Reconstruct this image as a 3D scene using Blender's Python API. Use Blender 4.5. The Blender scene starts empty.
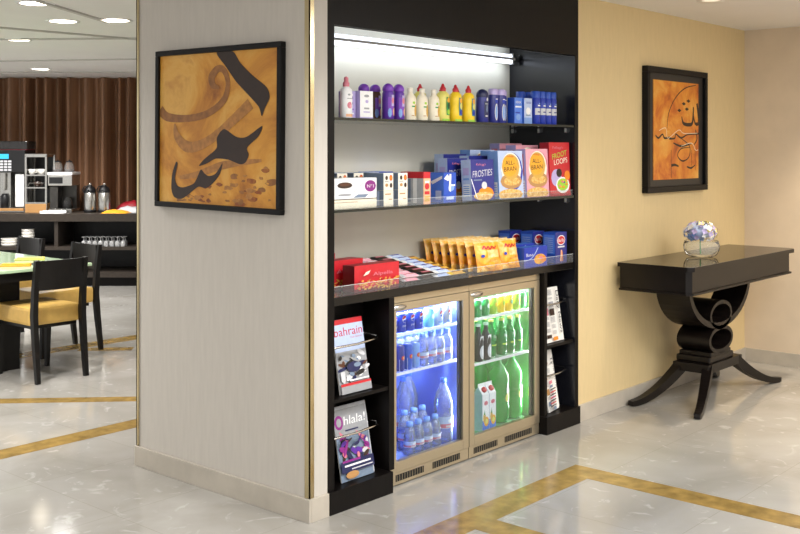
import bpy, bmesh, math, random
from mathutils import Matrix, Vector, noise
random.seed(7)
S = bpy.context.scene
C = S.collection
PI = math.pi
R = math.radians

# ------------------------------------------------------------------ materials
def lin(h):
    h = h.lstrip('#')
    r = []
    for i in (0, 2, 4):
        c = int(h[i:i+2], 16) / 255
        r.append(c / 12.92 if c <= .04045 else ((c + .055) / 1.055) ** 2.4)
    return (r[0], r[1], r[2], 1)

M = {}
def mat(name, color, rough=.5, metal=0, spec=.5, var=.06, scale=30, emit=None, es=0, coat=0, bump=0, stretch=None, sheen=0):
    m = bpy.data.materials.new(name); m.use_nodes = True
    nt = m.node_tree; b = nt.nodes['Principled BSDF']
    c = lin(color)
    b.inputs['Roughness'].default_value = rough
    b.inputs['Metallic'].default_value = metal
    b.inputs['Specular IOR Level'].default_value = spec
    b.inputs['Coat Weight'].default_value = coat
    b.inputs['Coat Roughness'].default_value = .06
    b.inputs['Base Color'].default_value = c
    if var or bump:
        tc = nt.nodes.new('ShaderNodeTexCoord')
        n = nt.nodes.new('ShaderNodeTexNoise'); n.inputs['Scale'].default_value = scale; n.inputs['Detail'].default_value = 4
        if stretch:
            mp = nt.nodes.new('ShaderNodeMapping'); mp.inputs['Scale'].default_value = stretch
            nt.links.new(tc.outputs['Object'], mp.inputs['Vector']); nt.links.new(mp.outputs['Vector'], n.inputs['Vector'])
        else:
            nt.links.new(tc.outputs['Object'], n.inputs['Vector'])
        if var:
            r = nt.nodes.new('ShaderNodeValToRGB')
            r.color_ramp.elements[0].position = .3; r.color_ramp.elements[1].position = .7
            r.color_ramp.elements[0].color = tuple(max(0, x * (1 - var)) for x in c[:3]) + (1,)
            r.color_ramp.elements[1].color = tuple(min(1, x * (1 + var)) for x in c[:3]) + (1,)
            nt.links.new(n.outputs['Fac'], r.inputs['Fac']); nt.links.new(r.outputs['Color'], b.inputs['Base Color'])
        if bump:
            bp = nt.nodes.new('ShaderNodeBump'); bp.inputs['Strength'].default_value = bump; bp.inputs['Distance'].default_value = .004
            nt.links.new(n.outputs['Fac'], bp.inputs['Height']); nt.links.new(bp.outputs['Normal'], b.inputs['Normal'])
    if sheen: b.inputs['Sheen Weight'].default_value = sheen
    if emit:
        b.inputs['Emission Color'].default_value = lin(emit); b.inputs['Emission Strength'].default_value = es
    M[name] = m
    return m

def clear(name, tint, fac_ior=1.45, gloss='#ffffff', diffuse=None, dw=.0, rough=.03):
    """thin clear sheet: tinted transparency + fresnel reflection (+ a little milky body)"""
    m = bpy.data.materials.new(name); m.use_nodes = True
    nt = m.node_tree; nt.nodes.clear()
    out = nt.nodes.new('ShaderNodeOutputMaterial')
    tr = nt.nodes.new('ShaderNodeBsdfTransparent'); tr.inputs['Color'].default_value = lin(tint)
    gl = nt.nodes.new('ShaderNodeBsdfGlossy'); gl.inputs['Color'].default_value = lin(gloss); gl.inputs['Roughness'].default_value = rough
    fr = nt.nodes.new('ShaderNodeFresnel'); fr.inputs['IOR'].default_value = fac_ior
    mx = nt.nodes.new('ShaderNodeMixShader')
    base = tr
    if diffuse:
        df = nt.nodes.new('ShaderNodeBsdfDiffuse'); df.inputs['Color'].default_value = lin(diffuse)
        m2 = nt.nodes.new('ShaderNodeMixShader'); m2.inputs['Fac'].default_value = dw
        nt.links.new(tr.outputs[0], m2.inputs[1]); nt.links.new(df.outputs[0], m2.inputs[2]); base = m2
    nt.links.new(fr.outputs[0], mx.inputs['Fac']); nt.links.new(base.outputs[0], mx.inputs[1]); nt.links.new(gl.outputs[0], mx.inputs[2])
    nt.links.new(mx.outputs[0], out.inputs['Surface'])
    M[name] = m
    return m

mat('black_wood', '#0e0b0a', .4, spec=.16, var=.25, scale=14, stretch=(9, 9, .7))
mat('black_lacquer', '#0c0b0b', .04, spec=.6, var=.1)
mat('chair_wood', '#141211', .4, spec=.3, var=.2, scale=20)
mat('console_wood', '#15100e', .34, spec=.28, var=.2, scale=18)
mat('wall_paper', '#c6c0b7', .62, var=.035, scale=60, bump=.06, stretch=(1, 1, .12))
mat('wall_gold', '#dcc595', .5, var=.03, scale=50, bump=.05, stretch=(1, 1, .15))
mat('wall_tan', '#dccbb4', .6, var=.04, scale=6)
mat('skirting', '#b9b1a4', .3, var=.09, scale=9)
mat('ceiling_paint', '#ebeae9', .55, var=.015, scale=4)
mat('ceiling_groove', '#bdbab6', .6, var=.02)
mat('shelf_back', '#d8d4c6', .28, var=.03, scale=5)
mat('side_navy', '#1b1c22', .2, var=.1)
mat('brass', '#cdbd95', .18, 1, var=.12, scale=40, stretch=(1, 1, .1))
mat('chrome', '#d8d8d8', .12, 1, var=0)
mat('champagne', '#bfb196', .3, .75, var=.03, scale=60, stretch=(.2, .2, 6))
mat('vent_dark', '#15130f', .6, var=.1)
mat('steel', '#b9b7b2', .25, .9, var=.05)
mat('steel_dark', '#4a4845', .35, .7, var=.1)
mat('white_plastic', '#eeeeee', .4, var=.02)
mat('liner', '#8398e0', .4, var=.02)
mat('liner_green_cast', '#79b583', .4, var=.02)  # green cast of light through the bottles, put into the liner colour
mat('rubber', '#1a1c26', .6, var=.1)
mat('gold_marble', '#927845', .16, var=.3, scale=14)
mat('leather_tan', '#d2ab5c', .42, var=.06, scale=25, bump=.05)
mat('mint_glass', '#b9d3ae', .06, spec=.6, var=.02)
mat('ceramic', '#e9e6df', .3, var=.02)
mat('paper', '#efece6', .6, var=.02)
mat('lens', '#fff6e6', .5, var=0, emit='#fff2dc', es=14)
mat('tube_light', '#ffffff', .5, var=0, emit='#e8f1ff', es=2.6)
mat('led', '#ffffff', .5, var=0, emit='#dfeaff', es=6)
mat('screen', '#0a2230', .3, var=0, emit='#37b6e0', es=1.6)
for n, c in dict(white='#f1f1f2', cream='#efe6cf', ivory='#f4eddc', black='#141416', red='#c4202c', dred='#9c1626', maroon='#6d1420', orange='#ec8a1c',
                 amber='#f0a92c', yellow='#f5cf1e', lemon='#e6dc72', lime='#9fcf3b', green='#22904a', dgreen='#0d4f2a', blue='#2450b8', royal='#1d37a8', navy='#262c80',
                 dnavy='#1a2150', sky='#7ea3df', pale='#b9c9ea', cyan='#7fd4dc', slate='#76889f', lilac='#b9abdc', purple='#5b2c9c', violet='#7d3fb8', magenta='#8a2381',
                 pink='#e8a5b4', rose='#d77c8c', peach='#efb48c', brown='#5a3420', dbrown='#2e1a12', tan='#b98a55', gold='#d3a64a', grey='#9a9ca0', lgrey='#cfd0d4',
                 silver='#c3c7cf', teal='#2b7f95', coffee='#38251c', flake='#d79a3e', skyblue='#4f7fe0').items():
    mat(n, c, .38, var=.05, scale=55)
for n in ('silver',): M[n].node_tree.nodes['Principled BSDF'].inputs['Metallic'].default_value = .5
clear('pane', '#f4f8fb', 1.18)
clear('shelf_glass', '#dcebe6', 1.35, diffuse='#ffffff', dw=.12)
clear('acrylic', '#fbfcfc', 1.06, diffuse='#ffffff', dw=.04)
mat('acrylic_highlight', '#d5dcdc', .2, var=0)  # pale colour for the highlight painted along the guards' top edges
mat('counter_wood', '#38312b', .4, spec=.3, var=.15)
clear('clear_glass', '#fdfefd', 1.06, diffuse='#ffffff', dw=.1)
mat('counter_black', '#0f0d0c', .18, spec=.4, var=.05)
clear('water_plastic', '#eaf0ff', 1.5, diffuse='#eef3ff', dw=.24, rough=.06)
clear('water', '#dbe6ff', 1.2, diffuse='#dfe9ff', dw=.05)
clear('green_plastic', '#6ad873', 1.5, diffuse='#45d058', dw=.42, rough=.06)
clear('green_bottle_glass', '#4ab862', 1.5, diffuse='#35aa52', dw=.45, rough=.04)
clear('smoke_glass', '#8f8a86', 1.45, diffuse='#777777', dw=.1)
M['glass_edge'] = mat('glass_edge', '#101c1a', .1, var=0)

def polished(name, color, ior, rough):
    m = bpy.data.materials.new(name); m.use_nodes = True
    nt = m.node_tree; nt.nodes.clear(); N = nt.nodes.new
    out = N('ShaderNodeOutputMaterial'); df = N('ShaderNodeBsdfDiffuse'); df.inputs['Color'].default_value = lin(color)
    gl = N('ShaderNodeBsdfGlossy'); gl.inputs['Roughness'].default_value = rough; fr = N('ShaderNodeFresnel'); fr.inputs['IOR'].default_value = ior; mx = N('ShaderNodeMixShader')
    nt.links.new(fr.outputs[0], mx.inputs['Fac']); nt.links.new(df.outputs[0], mx.inputs[1]); nt.links.new(gl.outputs[0], mx.inputs[2]); nt.links.new(mx.outputs[0], out.inputs['Surface'])
    M[name] = m
polished('console_top', '#1a1411', 3.4, .035)
def marble():
    m = bpy.data.materials.new('marble_floor'); m.use_nodes = True
    nt = m.node_tree; b = nt.nodes['Principled BSDF']; N = nt.nodes.new; L = nt.links.new
    tc = N('ShaderNodeTexCoord')
    n1 = N('ShaderNodeTexNoise'); n1.inputs['Scale'].default_value = 1.6; n1.inputs['Detail'].default_value = 7; n1.inputs['Distortion'].default_value = .8
    n2 = N('ShaderNodeTexNoise'); n2.inputs['Scale'].default_value = 6; n2.inputs['Detail'].default_value = 8; n2.inputs['Distortion'].default_value = 2.2
    L(tc.outputs['Object'], n1.inputs['Vector']); L(tc.outputs['Object'], n2.inputs['Vector'])
    r1 = N('ShaderNodeValToRGB')
    r1.color_ramp.elements[0].position = .3; r1.color_ramp.elements[0].color = lin('#97938b')
    r1.color_ramp.elements[1].position = .7; r1.color_ramp.elements[1].color = lin('#b1aea8')
    L(n1.outputs['Fac'], r1.inputs['Fac'])
    r2 = N('ShaderNodeValToRGB'); e = r2.color_ramp.elements
    e[0].position = .60; e[0].color = (0, 0, 0, 1); e[1].position = .74; e[1].color = (1, 1, 1, 1)
    L(n2.outputs['Fac'], r2.inputs['Fac'])
    mx = N('ShaderNodeMix'); mx.data_type = 'RGBA'
    mul = N('ShaderNodeMath'); mul.operation = 'MULTIPLY'; mul.inputs[1].default_value = .55
    L(r2.outputs['Color'], mul.inputs[0]); L(mul.outputs[0], mx.inputs[0]); L(r1.outputs['Color'], mx.inputs[6]); mx.inputs[7].default_value = lin('#d2d0cb')
    br = N('ShaderNodeTexBrick'); br.offset = 0; br.inputs['Scale'].default_value = 1
    br.inputs['Brick Width'].default_value = .62; br.inputs['Row Height'].default_value = .62; br.inputs['Mortar Size'].default_value = .0018
    br.inputs['Color1'].default_value = (1, 1, 1, 1); br.inputs['Color2'].default_value = (.97, .97, .97, 1); br.inputs['Mortar'].default_value = (.82, .8, .77, 1)
    L(tc.outputs['Object'], br.inputs['Vector'])
    m3 = N('ShaderNodeMix'); m3.data_type = 'RGBA'; m3.blend_type = 'MULTIPLY'; m3.inputs[0].default_value = 1
    L(mx.outputs[2], m3.inputs[6]); L(br.outputs['Color'], m3.inputs[7]); L(m3.outputs[2], b.inputs['Base Color'])
    b.inputs['Roughness'].default_value = .1; b.inputs['Specular IOR Level'].default_value = .5
    M['marble'] = m
marble()

def canvas_mat(name, cols, scale, rough=.45):
    m = bpy.data.materials.new(name); m.use_nodes = True
    nt = m.node_tree; b = nt.nodes['Principled BSDF']; N = nt.nodes.new; L = nt.links.new
    tc = N('ShaderNodeTexCoord'); n = N('ShaderNodeTexNoise'); n.inputs['Scale'].default_value = scale; n.inputs['Detail'].default_value = 9
    n.inputs['Roughness'].default_value = .62; n.inputs['Distortion'].default_value = .6
    L(tc.outputs['Object'], n.inputs['Vector'])
    r = N('ShaderNodeValToRGB'); e = r.color_ramp.elements
    while len(e) < len(cols): e.new(.5)
    for i, (p, c) in enumerate(cols): e[i].position = p; e[i].color = lin(c)
    L(n.outputs['Fac'], r.inputs['Fac']); L(r.outputs['Color'], b.inputs['Base Color'])
    b.inputs['Roughness'].default_value = rough
    M[name] = m
canvas_mat('canvas_gold', [(.3, '#8a4c14'), (.4, '#ba7722'), (.5, '#d69634'), (.6, '#e2ae54'), (.72, '#b87224')], 2.8)
canvas_mat('canvas_orange', [(.28, '#8a3a0c'), (.42, '#c8691a'), (.55, '#df8f2c'), (.7, '#eab458')], 5)
canvas_mat('canvas_rust', [(.3, '#5e2a0e'), (.5, '#8f4a16'), (.7, '#b97725')], 14)
mat('ink', '#2c1a10', .5, var=.2, scale=30); mat('ink_light', '#ad763a', .5, var=.25, scale=40); mat('ink_mid', '#94612f', .5, var=.25, scale=40)
mat('curtain', '#8a654b', .45, var=.3, scale=3.5, stretch=(8, 8, .25))

def crumpled(name, cols, scale=18):
    canvas_mat(name, cols, scale, .3)
crumpled('chip_foil', [(.3, '#d9760f'), (.42, '#f09a1c'), (.56, '#f6b838'), (.68, '#fae0a0'), (.8, '#f2a224')], 16)
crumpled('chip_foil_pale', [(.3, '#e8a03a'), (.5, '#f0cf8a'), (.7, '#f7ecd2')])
crumpled('biscuit', [(.3, '#a8651f'), (.5, '#d99a3e'), (.7, '#efc47a')], 60)
crumpled('flakes', [(.3, '#b9772a'), (.5, '#e0b05a'), (.7, '#f0dca8')], 70)

# ------------------------------------------------------------------ mesh builder
_txt = {}
def text_geo(s):
    if s in _txt: return _txt[s]
    cu = bpy.data.curves.new('t', 'FONT'); cu.body = s; cu.size = 1; cu.resolution_u = 3; cu.align_x = 'CENTER'
    o = bpy.data.objects.new('t', cu); C.objects.link(o)
    dg = bpy.context.evaluated_depsgraph_get(); dg.update()
    me = o.evaluated_get(dg).to_mesh()
    v = [tuple(p.co) for p in me.vertices]; f = [tuple(p.vertices) for p in me.polygons]
    o.evaluated_get(dg).to_mesh_clear()
    bpy.data.objects.remove(o); bpy.data.curves.remove(cu)
    xs = [p[0] for p in v]; ys = [p[1] for p in v]
    cx = (min(xs) + max(xs)) / 2; cy = (min(ys) + max(ys)) / 2; hh = max(ys) - min(ys); ww = max(xs) - min(xs)
    v = [((p[0] - cx) / hh, (p[1] - cy) / hh) for p in v]
    _txt[s] = (v, f, ww / hh)
    return _txt[s]

def flat(y, x0=0, z0=0):                       # printed sheet facing -Y
    return lambda u, v, k: (x0 + u, y - .0004 - .0003 * k, z0 + v)
def flat_left(x, y0=0, z0=0):                  # printed sheet facing -X, u runs towards -Y
    return lambda u, v, k: (x - .0004 - .0003 * k, y0 - u, z0 + v)
def flat_top(z, x0=0, y0=0):
    return lambda u, v, k: (x0 + u, y0 + v, z + .0004 + .0003 * k)
def wrap(r):                                   # round a cylinder, u = arc length, u=0 faces -Y
    def f(u, v, k):
        rr = r + .0004 + .0003 * k; a = u / r - PI / 2
        return (rr * math.cos(a), rr * math.sin(a), v)
    return f

class MB:
    def __init__(s): s.v = []; s.f = []; s.m = []; s.sm = []; s.mats = []; s.xf = None; s.k = 0
    def mi(s, n):
        m = M[n]
        if m not in s.mats: s.mats.append(m)
        return s.mats.index(m)
    def add(s, vs, fs, m, smooth=False):
        o = len(s.v)
        s.v += [tuple(s.xf @ Vector(p)) if s.xf else tuple(p) for p in vs]
        for i, f in enumerate(fs):
            s.f.append(tuple(o + j for j in f)); s.m.append(s.mi(m if isinstance(m, str) else m[i])); s.sm.append(smooth)
        return s
    def box(s, x0, y0, z0, x1, y1, z1, m, b=0):
        """m: one material or dict with keys from '-x +x -y +y -z +z' and '*'"""
        bm = bmesh.new(); bmesh.ops.create_cube(bm, size=1)
        for v in bm.verts: v.co = ((x0 + x1) / 2 + v.co.x * (x1 - x0), (y0 + y1) / 2 + v.co.y * (y1 - y0), (z0 + z1) / 2 + v.co.z * (z1 - z0))
        if b: bmesh.ops.bevel(bm, geom=bm.edges[:], offset=b, segments=2, affect='EDGES', profile=.6)
        bm.normal_update(); bm.verts.index_update()
        fs = [[v.index for v in f.verts] for f in bm.faces]; ms = []
        for f in bm.faces:
            if isinstance(m, str): ms.append(m); continue
            n = f.normal; a = max(range(3), key=lambda i: abs(n[i])); key = ('+' if n[a] > 0 else '-') + 'xyz'[a]
            ms.append(m.get(key, m['*']))
        s.add([v.co[:] for v in bm.verts], fs, ms); bm.free(); return s
    def lathe(s, prof, m, seg=20, cx=0, cy=0, sx=1, sy=1, smooth=True, cap=True):
        """prof [(r,z)] ; m: material or list per band"""
        vs = []; fs = []; ms = []
        for r, z in prof:
            for i in range(seg):
                a = 2 * PI * i / seg; vs.append((cx + r * sx * math.cos(a), cy + r * sy * math.sin(a), z))
        for j in range(len(prof) - 1):
            for i in range(seg):
                k = (i + 1) % seg
                fs.append((j * seg + i, j * seg + k, (j + 1) * seg + k, (j + 1) * seg + i)); ms.append(m if isinstance(m, str) else m[j])
        s.add(vs, fs, ms, smooth)
        if cap:
            mm = (m, m) if isinstance(m, str) else (m[0], m[-1])
            if prof[0][0] > 1e-5: s.add(vs[:seg], [tuple(reversed(range(seg)))], mm[0])
            if prof[-1][0] > 1e-5: s.add(vs[-seg:], [tuple(range(seg))], mm[1])
        return s
    def tube(s, pts, r, m, seg=8, closed=False):
        pts = [Vector(p) for p in pts]; n = len(pts); vs = []; fs = []
        rs = r if isinstance(r, (list, tuple)) else [r] * n
        up = Vector((0, 0, 1)); prev = None
        for i, p in enumerate(pts):
            t = ((pts[(i + 1) % n] - pts[i - 1]) if closed else (pts[min(i + 1, n - 1)] - pts[max(i - 1, 0)])).normalized()
            if prev is None: a = t.cross(up if abs(t.z) < .9 else Vector((1, 0, 0))).normalized()
            else: a = (prev - t * prev.dot(t)).normalized()
            prev = a; b = t.cross(a)
            for k in range(seg):
                an = 2 * PI * k / seg; vs.append(p + (a * math.cos(an) + b * math.sin(an)) * rs[i])
        for i in range(n if closed else n - 1):
            for k in range(seg):
                q = (k + 1) % seg; j = (i + 1) % n
                fs.append((i * seg + k, i * seg + q, j * seg + q, j * seg + k))
        s.add(vs, fs, m, True)
        if not closed: s.add(vs[:seg], [tuple(reversed(range(seg)))], m); s.add(vs[-seg:], [tuple(range(seg))], m)
        return s
    def bar(s, pts, w, h, m, side=(0, 1, 0)):
        """rectangular section swept along pts; side = the direction of the width; w,h may be lists"""
        pts = [Vector(p) for p in pts]; n = len(pts); sd = Vector(side).normalized(); vs = []; fs = []
        ws = w if isinstance(w, list) else [w] * n; hs = h if isinstance(h, list) else [h] * n
        for i, p in enumerate(pts):
            t = (pts[min(i + 1, n - 1)] - pts[max(i - 1, 0)]).normalized(); u = t.cross(sd).normalized()
            for a, b in ((-1, -1), (1, -1), (1, 1), (-1, 1)): vs.append(p + sd * a * ws[i] / 2 + u * b * hs[i] / 2)
        for i in range(n - 1):
            for k in range(4):
                q = (k + 1) % 4; fs.append((i * 4 + k, i * 4 + q, i * 4 + 4 + q, i * 4 + 4 + k))
        fs += [(3, 2, 1, 0), tuple(range(4 * n - 4, 4 * n))]
        return s.add(vs, fs, m)
    def prism(s, poly, y0, y1, m, smooth=False):
        """outline in XZ extruded along Y"""
        n = len(poly); vs = [(x, y0, z) for x, z in poly] + [(x, y1, z) for x, z in poly]
        s.add(vs, [(i, (i + 1) % n, n + (i + 1) % n, n + i) for i in range(n)], m, smooth)
        s.add(vs, [tuple(range(n)), tuple(reversed(range(n, 2 * n)))], m); return s
    def ring(s, outer, inner, y0, y1, m):
        n = len(outer); vs = []
        for y in (y0, y1):
            vs += [(x, y, z) for x, z in outer] + [(x, y, z) for x, z in inner]
        fs = []
        for i in range(n):
            j = (i + 1) % n
            fs += [(i, j, n + j, n + i), (2 * n + j, 2 * n + i, 3 * n + i, 3 * n + j)]
        s.add(vs, fs, m)
        s.add(vs, [q for i in range(n) for q in ((i, (i + 1) % n, 2 * n + (i + 1) % n, 2 * n + i), (n + (i + 1) % n, n + i, 3 * n + i, 3 * n + (i + 1) % n))], m, True)
        return s
    # prints on a surface function S(u, v, k)
    def rect(s, sf, u0, v0, u1, v1, m, n=None):
        k = s.k; s.k += 1; n = n or (1 if u1 - u0 < .012 else 6)
        vs = []
        for i in range(n + 1):
            u = u0 + (u1 - u0) * i / n; vs += [sf(u, v0, k), sf(u, v1, k)]
        return s.add(vs, [(2 * i, 2 * i + 2, 2 * i + 3, 2 * i + 1) for i in range(n)], m)
    def ell(s, sf, cu, cv, ru, rv, m, rot=0, a0=None, a1=None):
        k = s.k; s.k += 1; n = 14; vs = []; c, q = math.cos(rot), math.sin(rot)
        for i in range(n + 1):
            t = -1 + 2 * i / n; h = math.sqrt(max(0, 1 - t * t))
            for sg in (-1, 1):
                x = t * ru; y = sg * h * rv
                if a0 is not None: y = max(a0 * rv, min(a1 * rv, y))
                vs.append(sf(cu + c * x - q * y, cv + q * x + c * y, k))
        return s.add(vs, [(2 * i, 2 * i + 2, 2 * i + 3, 2 * i + 1) for i in range(n)], m)
    def poly(s, sf, pts, m):
        k = s.k; s.k += 1
        return s.add([sf(u, v, k) for u, v in pts], [tuple(range(len(pts)))], m)
    def blob(s, sf, pts, m, sub=5):
        P = [Vector(p) for p in pts]; n = len(P); out = []
        for i in range(n):
            p0, p1, p2, p3 = P[i - 1], P[i], P[(i + 1) % n], P[(i + 2) % n]
            for j in range(sub):
                t = j / sub; out.append(tuple(p1 + .5 * ((p2 - p0) * t + (2 * p0 - 5 * p1 + 4 * p2 - p3) * t * t + (3 * p1 - p0 - 3 * p2 + p3) * t ** 3) * .8 + (p2 - p1) * t * .2))
        return s.poly(sf, out, m)
    def stroke(s, sf, pts, ws, m, sub=6):
        k = s.k; s.k += 1
        P = [Vector(p) for p in pts]; n = len(P); W = ws if isinstance(ws, list) else [ws] * n
        out = []; ow = []
        for i in range(n - 1):
            p0 = P[max(i - 1, 0)]; p1 = P[i]; p2 = P[i + 1]; p3 = P[min(i + 2, n - 1)]
            for j in range(sub):
                t = j / sub
                out.append(.5 * (2 * p1 + (p2 - p0) * t + (2 * p0 - 5 * p1 + 4 * p2 - p3) * t * t + (3 * p1 - p0 - 3 * p2 + p3) * t ** 3)); ow.append(W[i] + (W[i + 1] - W[i]) * t)
        out.append(P[-1]); ow.append(W[-1]); vs = []
        for i, p in enumerate(out):
            t = (out[min(i + 1, len(out) - 1)] - out[max(i - 1, 0)]).normalized(); nn = Vector((-t.y, t.x)) * ow[i] / 2
            vs += [sf(*(p + nn), k), sf(*(p - nn), k)]
        return s.add(vs, [(2 * i, 2 * i + 2, 2 * i + 3, 2 * i + 1) for i in range(len(out) - 1)], m)
    def text(s, sf, t, cu, cv, h, m, w=None, rot=0, shear=0):
        k = s.k; s.k += 1; v, f, asp = text_geo(t); sx = (w / asp / h if w else 1) * h
        c, q = math.cos(rot), math.sin(rot); vs = []
        for x, y in v:
            x = x * sx + shear * y * h; y *= h; vs.append(sf(cu + c * x - q * y, cv + q * x + c * y, k))
        return s.add(vs, f, m)
    def build(s, name, parent=None, loc=None, rotz=0):
        me = bpy.data.meshes.new(name); me.from_pydata(s.v, [], s.f)
        for m in s.mats: me.materials.append(m)
        me.polygons.foreach_set('material_index', s.m); me.polygons.foreach_set('use_smooth', s.sm); me.update()
        o = bpy.data.objects.new(name, me); C.objects.link(o)
        if parent: o.parent = parent
        if loc: o.location = loc
        o.rotation_euler.z = rotz
        return o

def thing(name, label, cat, loc=(0, 0, 0), rotz=0, group=None):
    o = bpy.data.objects.new(name, None); C.objects.link(o); o.empty_display_size = .05
    o.location = loc; o.rotation_euler = (0, 0, rotz); o['label'] = label; o['category'] = cat
    if group: o['group'] = group
    return o
def tag(o, label, cat, group=None, kind=None):
    o['label'] = label; o['category'] = cat
    if group: o['group'] = group
    if kind: o['kind'] = kind
    return o
def dup(src, loc, label, rotz=None, group=None):
    r = src.copy(); C.objects.link(r); r.location = loc; r['label'] = label
    if rotz is not None: r.rotation_euler.z = rotz
    if group: r['group'] = group
    for ch in src.children:
        c = ch.copy(); C.objects.link(c); c.parent = r
        for g in ch.children:
            d = g.copy(); C.objects.link(d); d.parent = c
    return r
def struct(name, mb):
    o = mb.build(name); o['kind'] = 'structure'; return o
def bx(x0, y0, z0, x1, y1, z1, m, b=0): return MB().box(x0, y0, z0, x1, y1, z1, m, b)
# ------------------------------------------------------------------ camera
YAW = R(-48.934)                                 # the café side of the room stands square to the view, the niche wall at an angle
CS, SN = math.cos(YAW), math.sin(YAW)
def W(r, d, z=0): return (r * CS - d * SN, r * SN + d * CS, z)
cam = bpy.data.cameras.new('camera'); co = bpy.data.objects.new('camera', cam); C.objects.link(co)
co.location = (0, 0, 1.5); co.rotation_euler = (PI / 2, 0, YAW)
cam.lens = 47.2; cam.sensor_width = 36; cam.shift_y = -117 / 800; cam.clip_start = .05
S.camera = co

# ------------------------------------------------------------------ the room
CEIL = 2.35
struct('floor', bx(-3, -4, -.1, 13, 14, 0, 'marble'))
struct('ceiling', bx(-3, -4, CEIL, 13, 14, CEIL + .1, 'ceiling_paint'))
struct('wall_column', bx(2.945, 3.05, 0, 3.047, 4.22, CEIL, 'wall_paper'))
struct('wall_back', bx(3.047, 3.64, 0, 7.4, 4.22, CEIL, 'wall_paper'))
struct('wall_gold', bx(4.996, 3.06, 0, 7.25, 3.64, CEIL, 'wall_gold'))
struct('wall_right', bx(7.25, -3.5, 0, 7.4, 3.64, CEIL, 'wall_tan'))
def skirt(name, x0, y0, x1, y1):
    struct(name, bx(x0, y0, 0, x1, y1, .094, 'skirting', .002))
skirt('baseboard_column', 2.932, 3.037, 2.9448, 4.232); skirt('baseboard_corner', 2.9452, 3.037, 3.046, 3.0498)
skirt('baseboard_gold', 5.0, 3.046, 7.236, 3.0598); skirt('baseboard_right', 7.237, -3.5, 7.2498, 3.0598)
# brass corner strips
struct('trim_1', MB().box(2.941, 3.044, .096, 2.9448, 3.074, CEIL, 'brass').box(2.941, 3.044, .096, 2.966, 3.0498, CEIL, 'brass'))
struct('trim_2', MB().box(2.939, 4.208, .096, 2.9448, 4.226, CEIL, 'brass').box(2.939, 4.2204, .096, 2.966, 4.226, CEIL, 'brass'))
# gold marble bands let into the floor
def band(n, pts): 
    m = MB(); k = len(pts)
    vs = [(x, y, -.02) for x, y in pts] + [(x, y, .0012) for x, y in pts]
    m.add(vs, [tuple(reversed(range(k))), tuple(range(k, 2 * k))] + [(i, (i + 1) % k, k + (i + 1) % k, k + i) for i in range(k)], 'gold_marble')
    struct('trim_%d' % n, m)
band(3, [(-3, 2.50), (4.17, 2.50), (4.17, -3.5), (4.32, -3.5), (4.32, 2.653), (-3, 2.653)])
band(4, [(3.322, -3.5), (3.462, -3.5), (3.462, 2.4998), (3.322, 2.4998)])
band(5, [(-3, 4.80), (2.93, 4.80), (3.36, 4.80), (8, 4.80), (8, 4.95), (-3, 4.95)])
def diag(n, x, y, L, w):
    d = Vector((1, -1)).normalized(); q = Vector((d.y, -d.x)); p = Vector((x, y))
    band(n, [tuple(p - d * L - q * w / 2), tuple(p + d * L - q * w / 2), tuple(p + d * L + q * w / 2), tuple(p - d * L + q * w / 2)][::-1])
diag(6, 3.44, 5.63, .98, .12)
band(7, [(0, 7.03), (9, 7.03), (9, 7.2), (0, 7.2)])
diag(8, 4.5, 6.86, .2, .12)
# ceiling joints of the café
def joint(n, a, b, w=.03):
    a = Vector(a); b = Vector(b); d = (b - a).normalized(); q = Vector((-d.y, d.x)) * w / 2
    pts = [a - q, b - q, b + q, a + q]; m = MB()
    vs = [(p.x, p.y, CEIL - .012) for p in pts] + [(p.x, p.y, CEIL + .01) for p in pts]
    m.add(vs, [(3, 2, 1, 0), (4, 5, 6, 7)] + [(i, (i + 1) % 4, 4 + (i + 1) % 4, 4 + i) for i in range(4)], 'ceiling_groove')
    struct('trim_%d' % n, m)
joint(9, (2.6, 6.9), (6.6, 6.65)); joint(10, (3.0, 5.36), (3.95, 6.0)); joint(11, (3.7, 7.98), (5.4, 5.78))
joint(12, W(-5.2, 11.4)[:2], W(-1.6, 11.4)[:2], .05); joint(13, W(-5.2, 10.2)[:2], W(-1.6, 9.6)[:2], .03)

# café curtain over the far wall, and the wall behind it
m = MB(); n = 520; vs = []
for i in range(n + 1):
    x = -5.6 + 4.4 * i / n
    y = 12.3 + .085 * math.sin(x * 40 + 2.2 * math.sin(x * 6.1)) + .05 * math.sin(x * 19 + 2)
    for z, g in ((.02, 1.15), (1.2, 1), (2.345, .8)):
        yy = 12.3 + (y - 12.3) * g; p = W(x, yy, z); vs.append(p)
fs = [q for i in range(n) for q in ((3 * i, 3 * i + 3, 3 * i + 4, 3 * i + 1), (3 * i + 1, 3 * i + 4, 3 * i + 5, 3 * i + 2))]
m.add(vs, fs, 'curtain', True)
tag(m.build('curtain'), 'brown floor length pleated curtain behind the coffee counter', 'curtain')
wl = MB().box(-5.8, 12.55, 0, -1, 12.65, CEIL, 'wall_tan').build('wall_far', rotz=YAW); wl['kind'] = 'structure'

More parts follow.
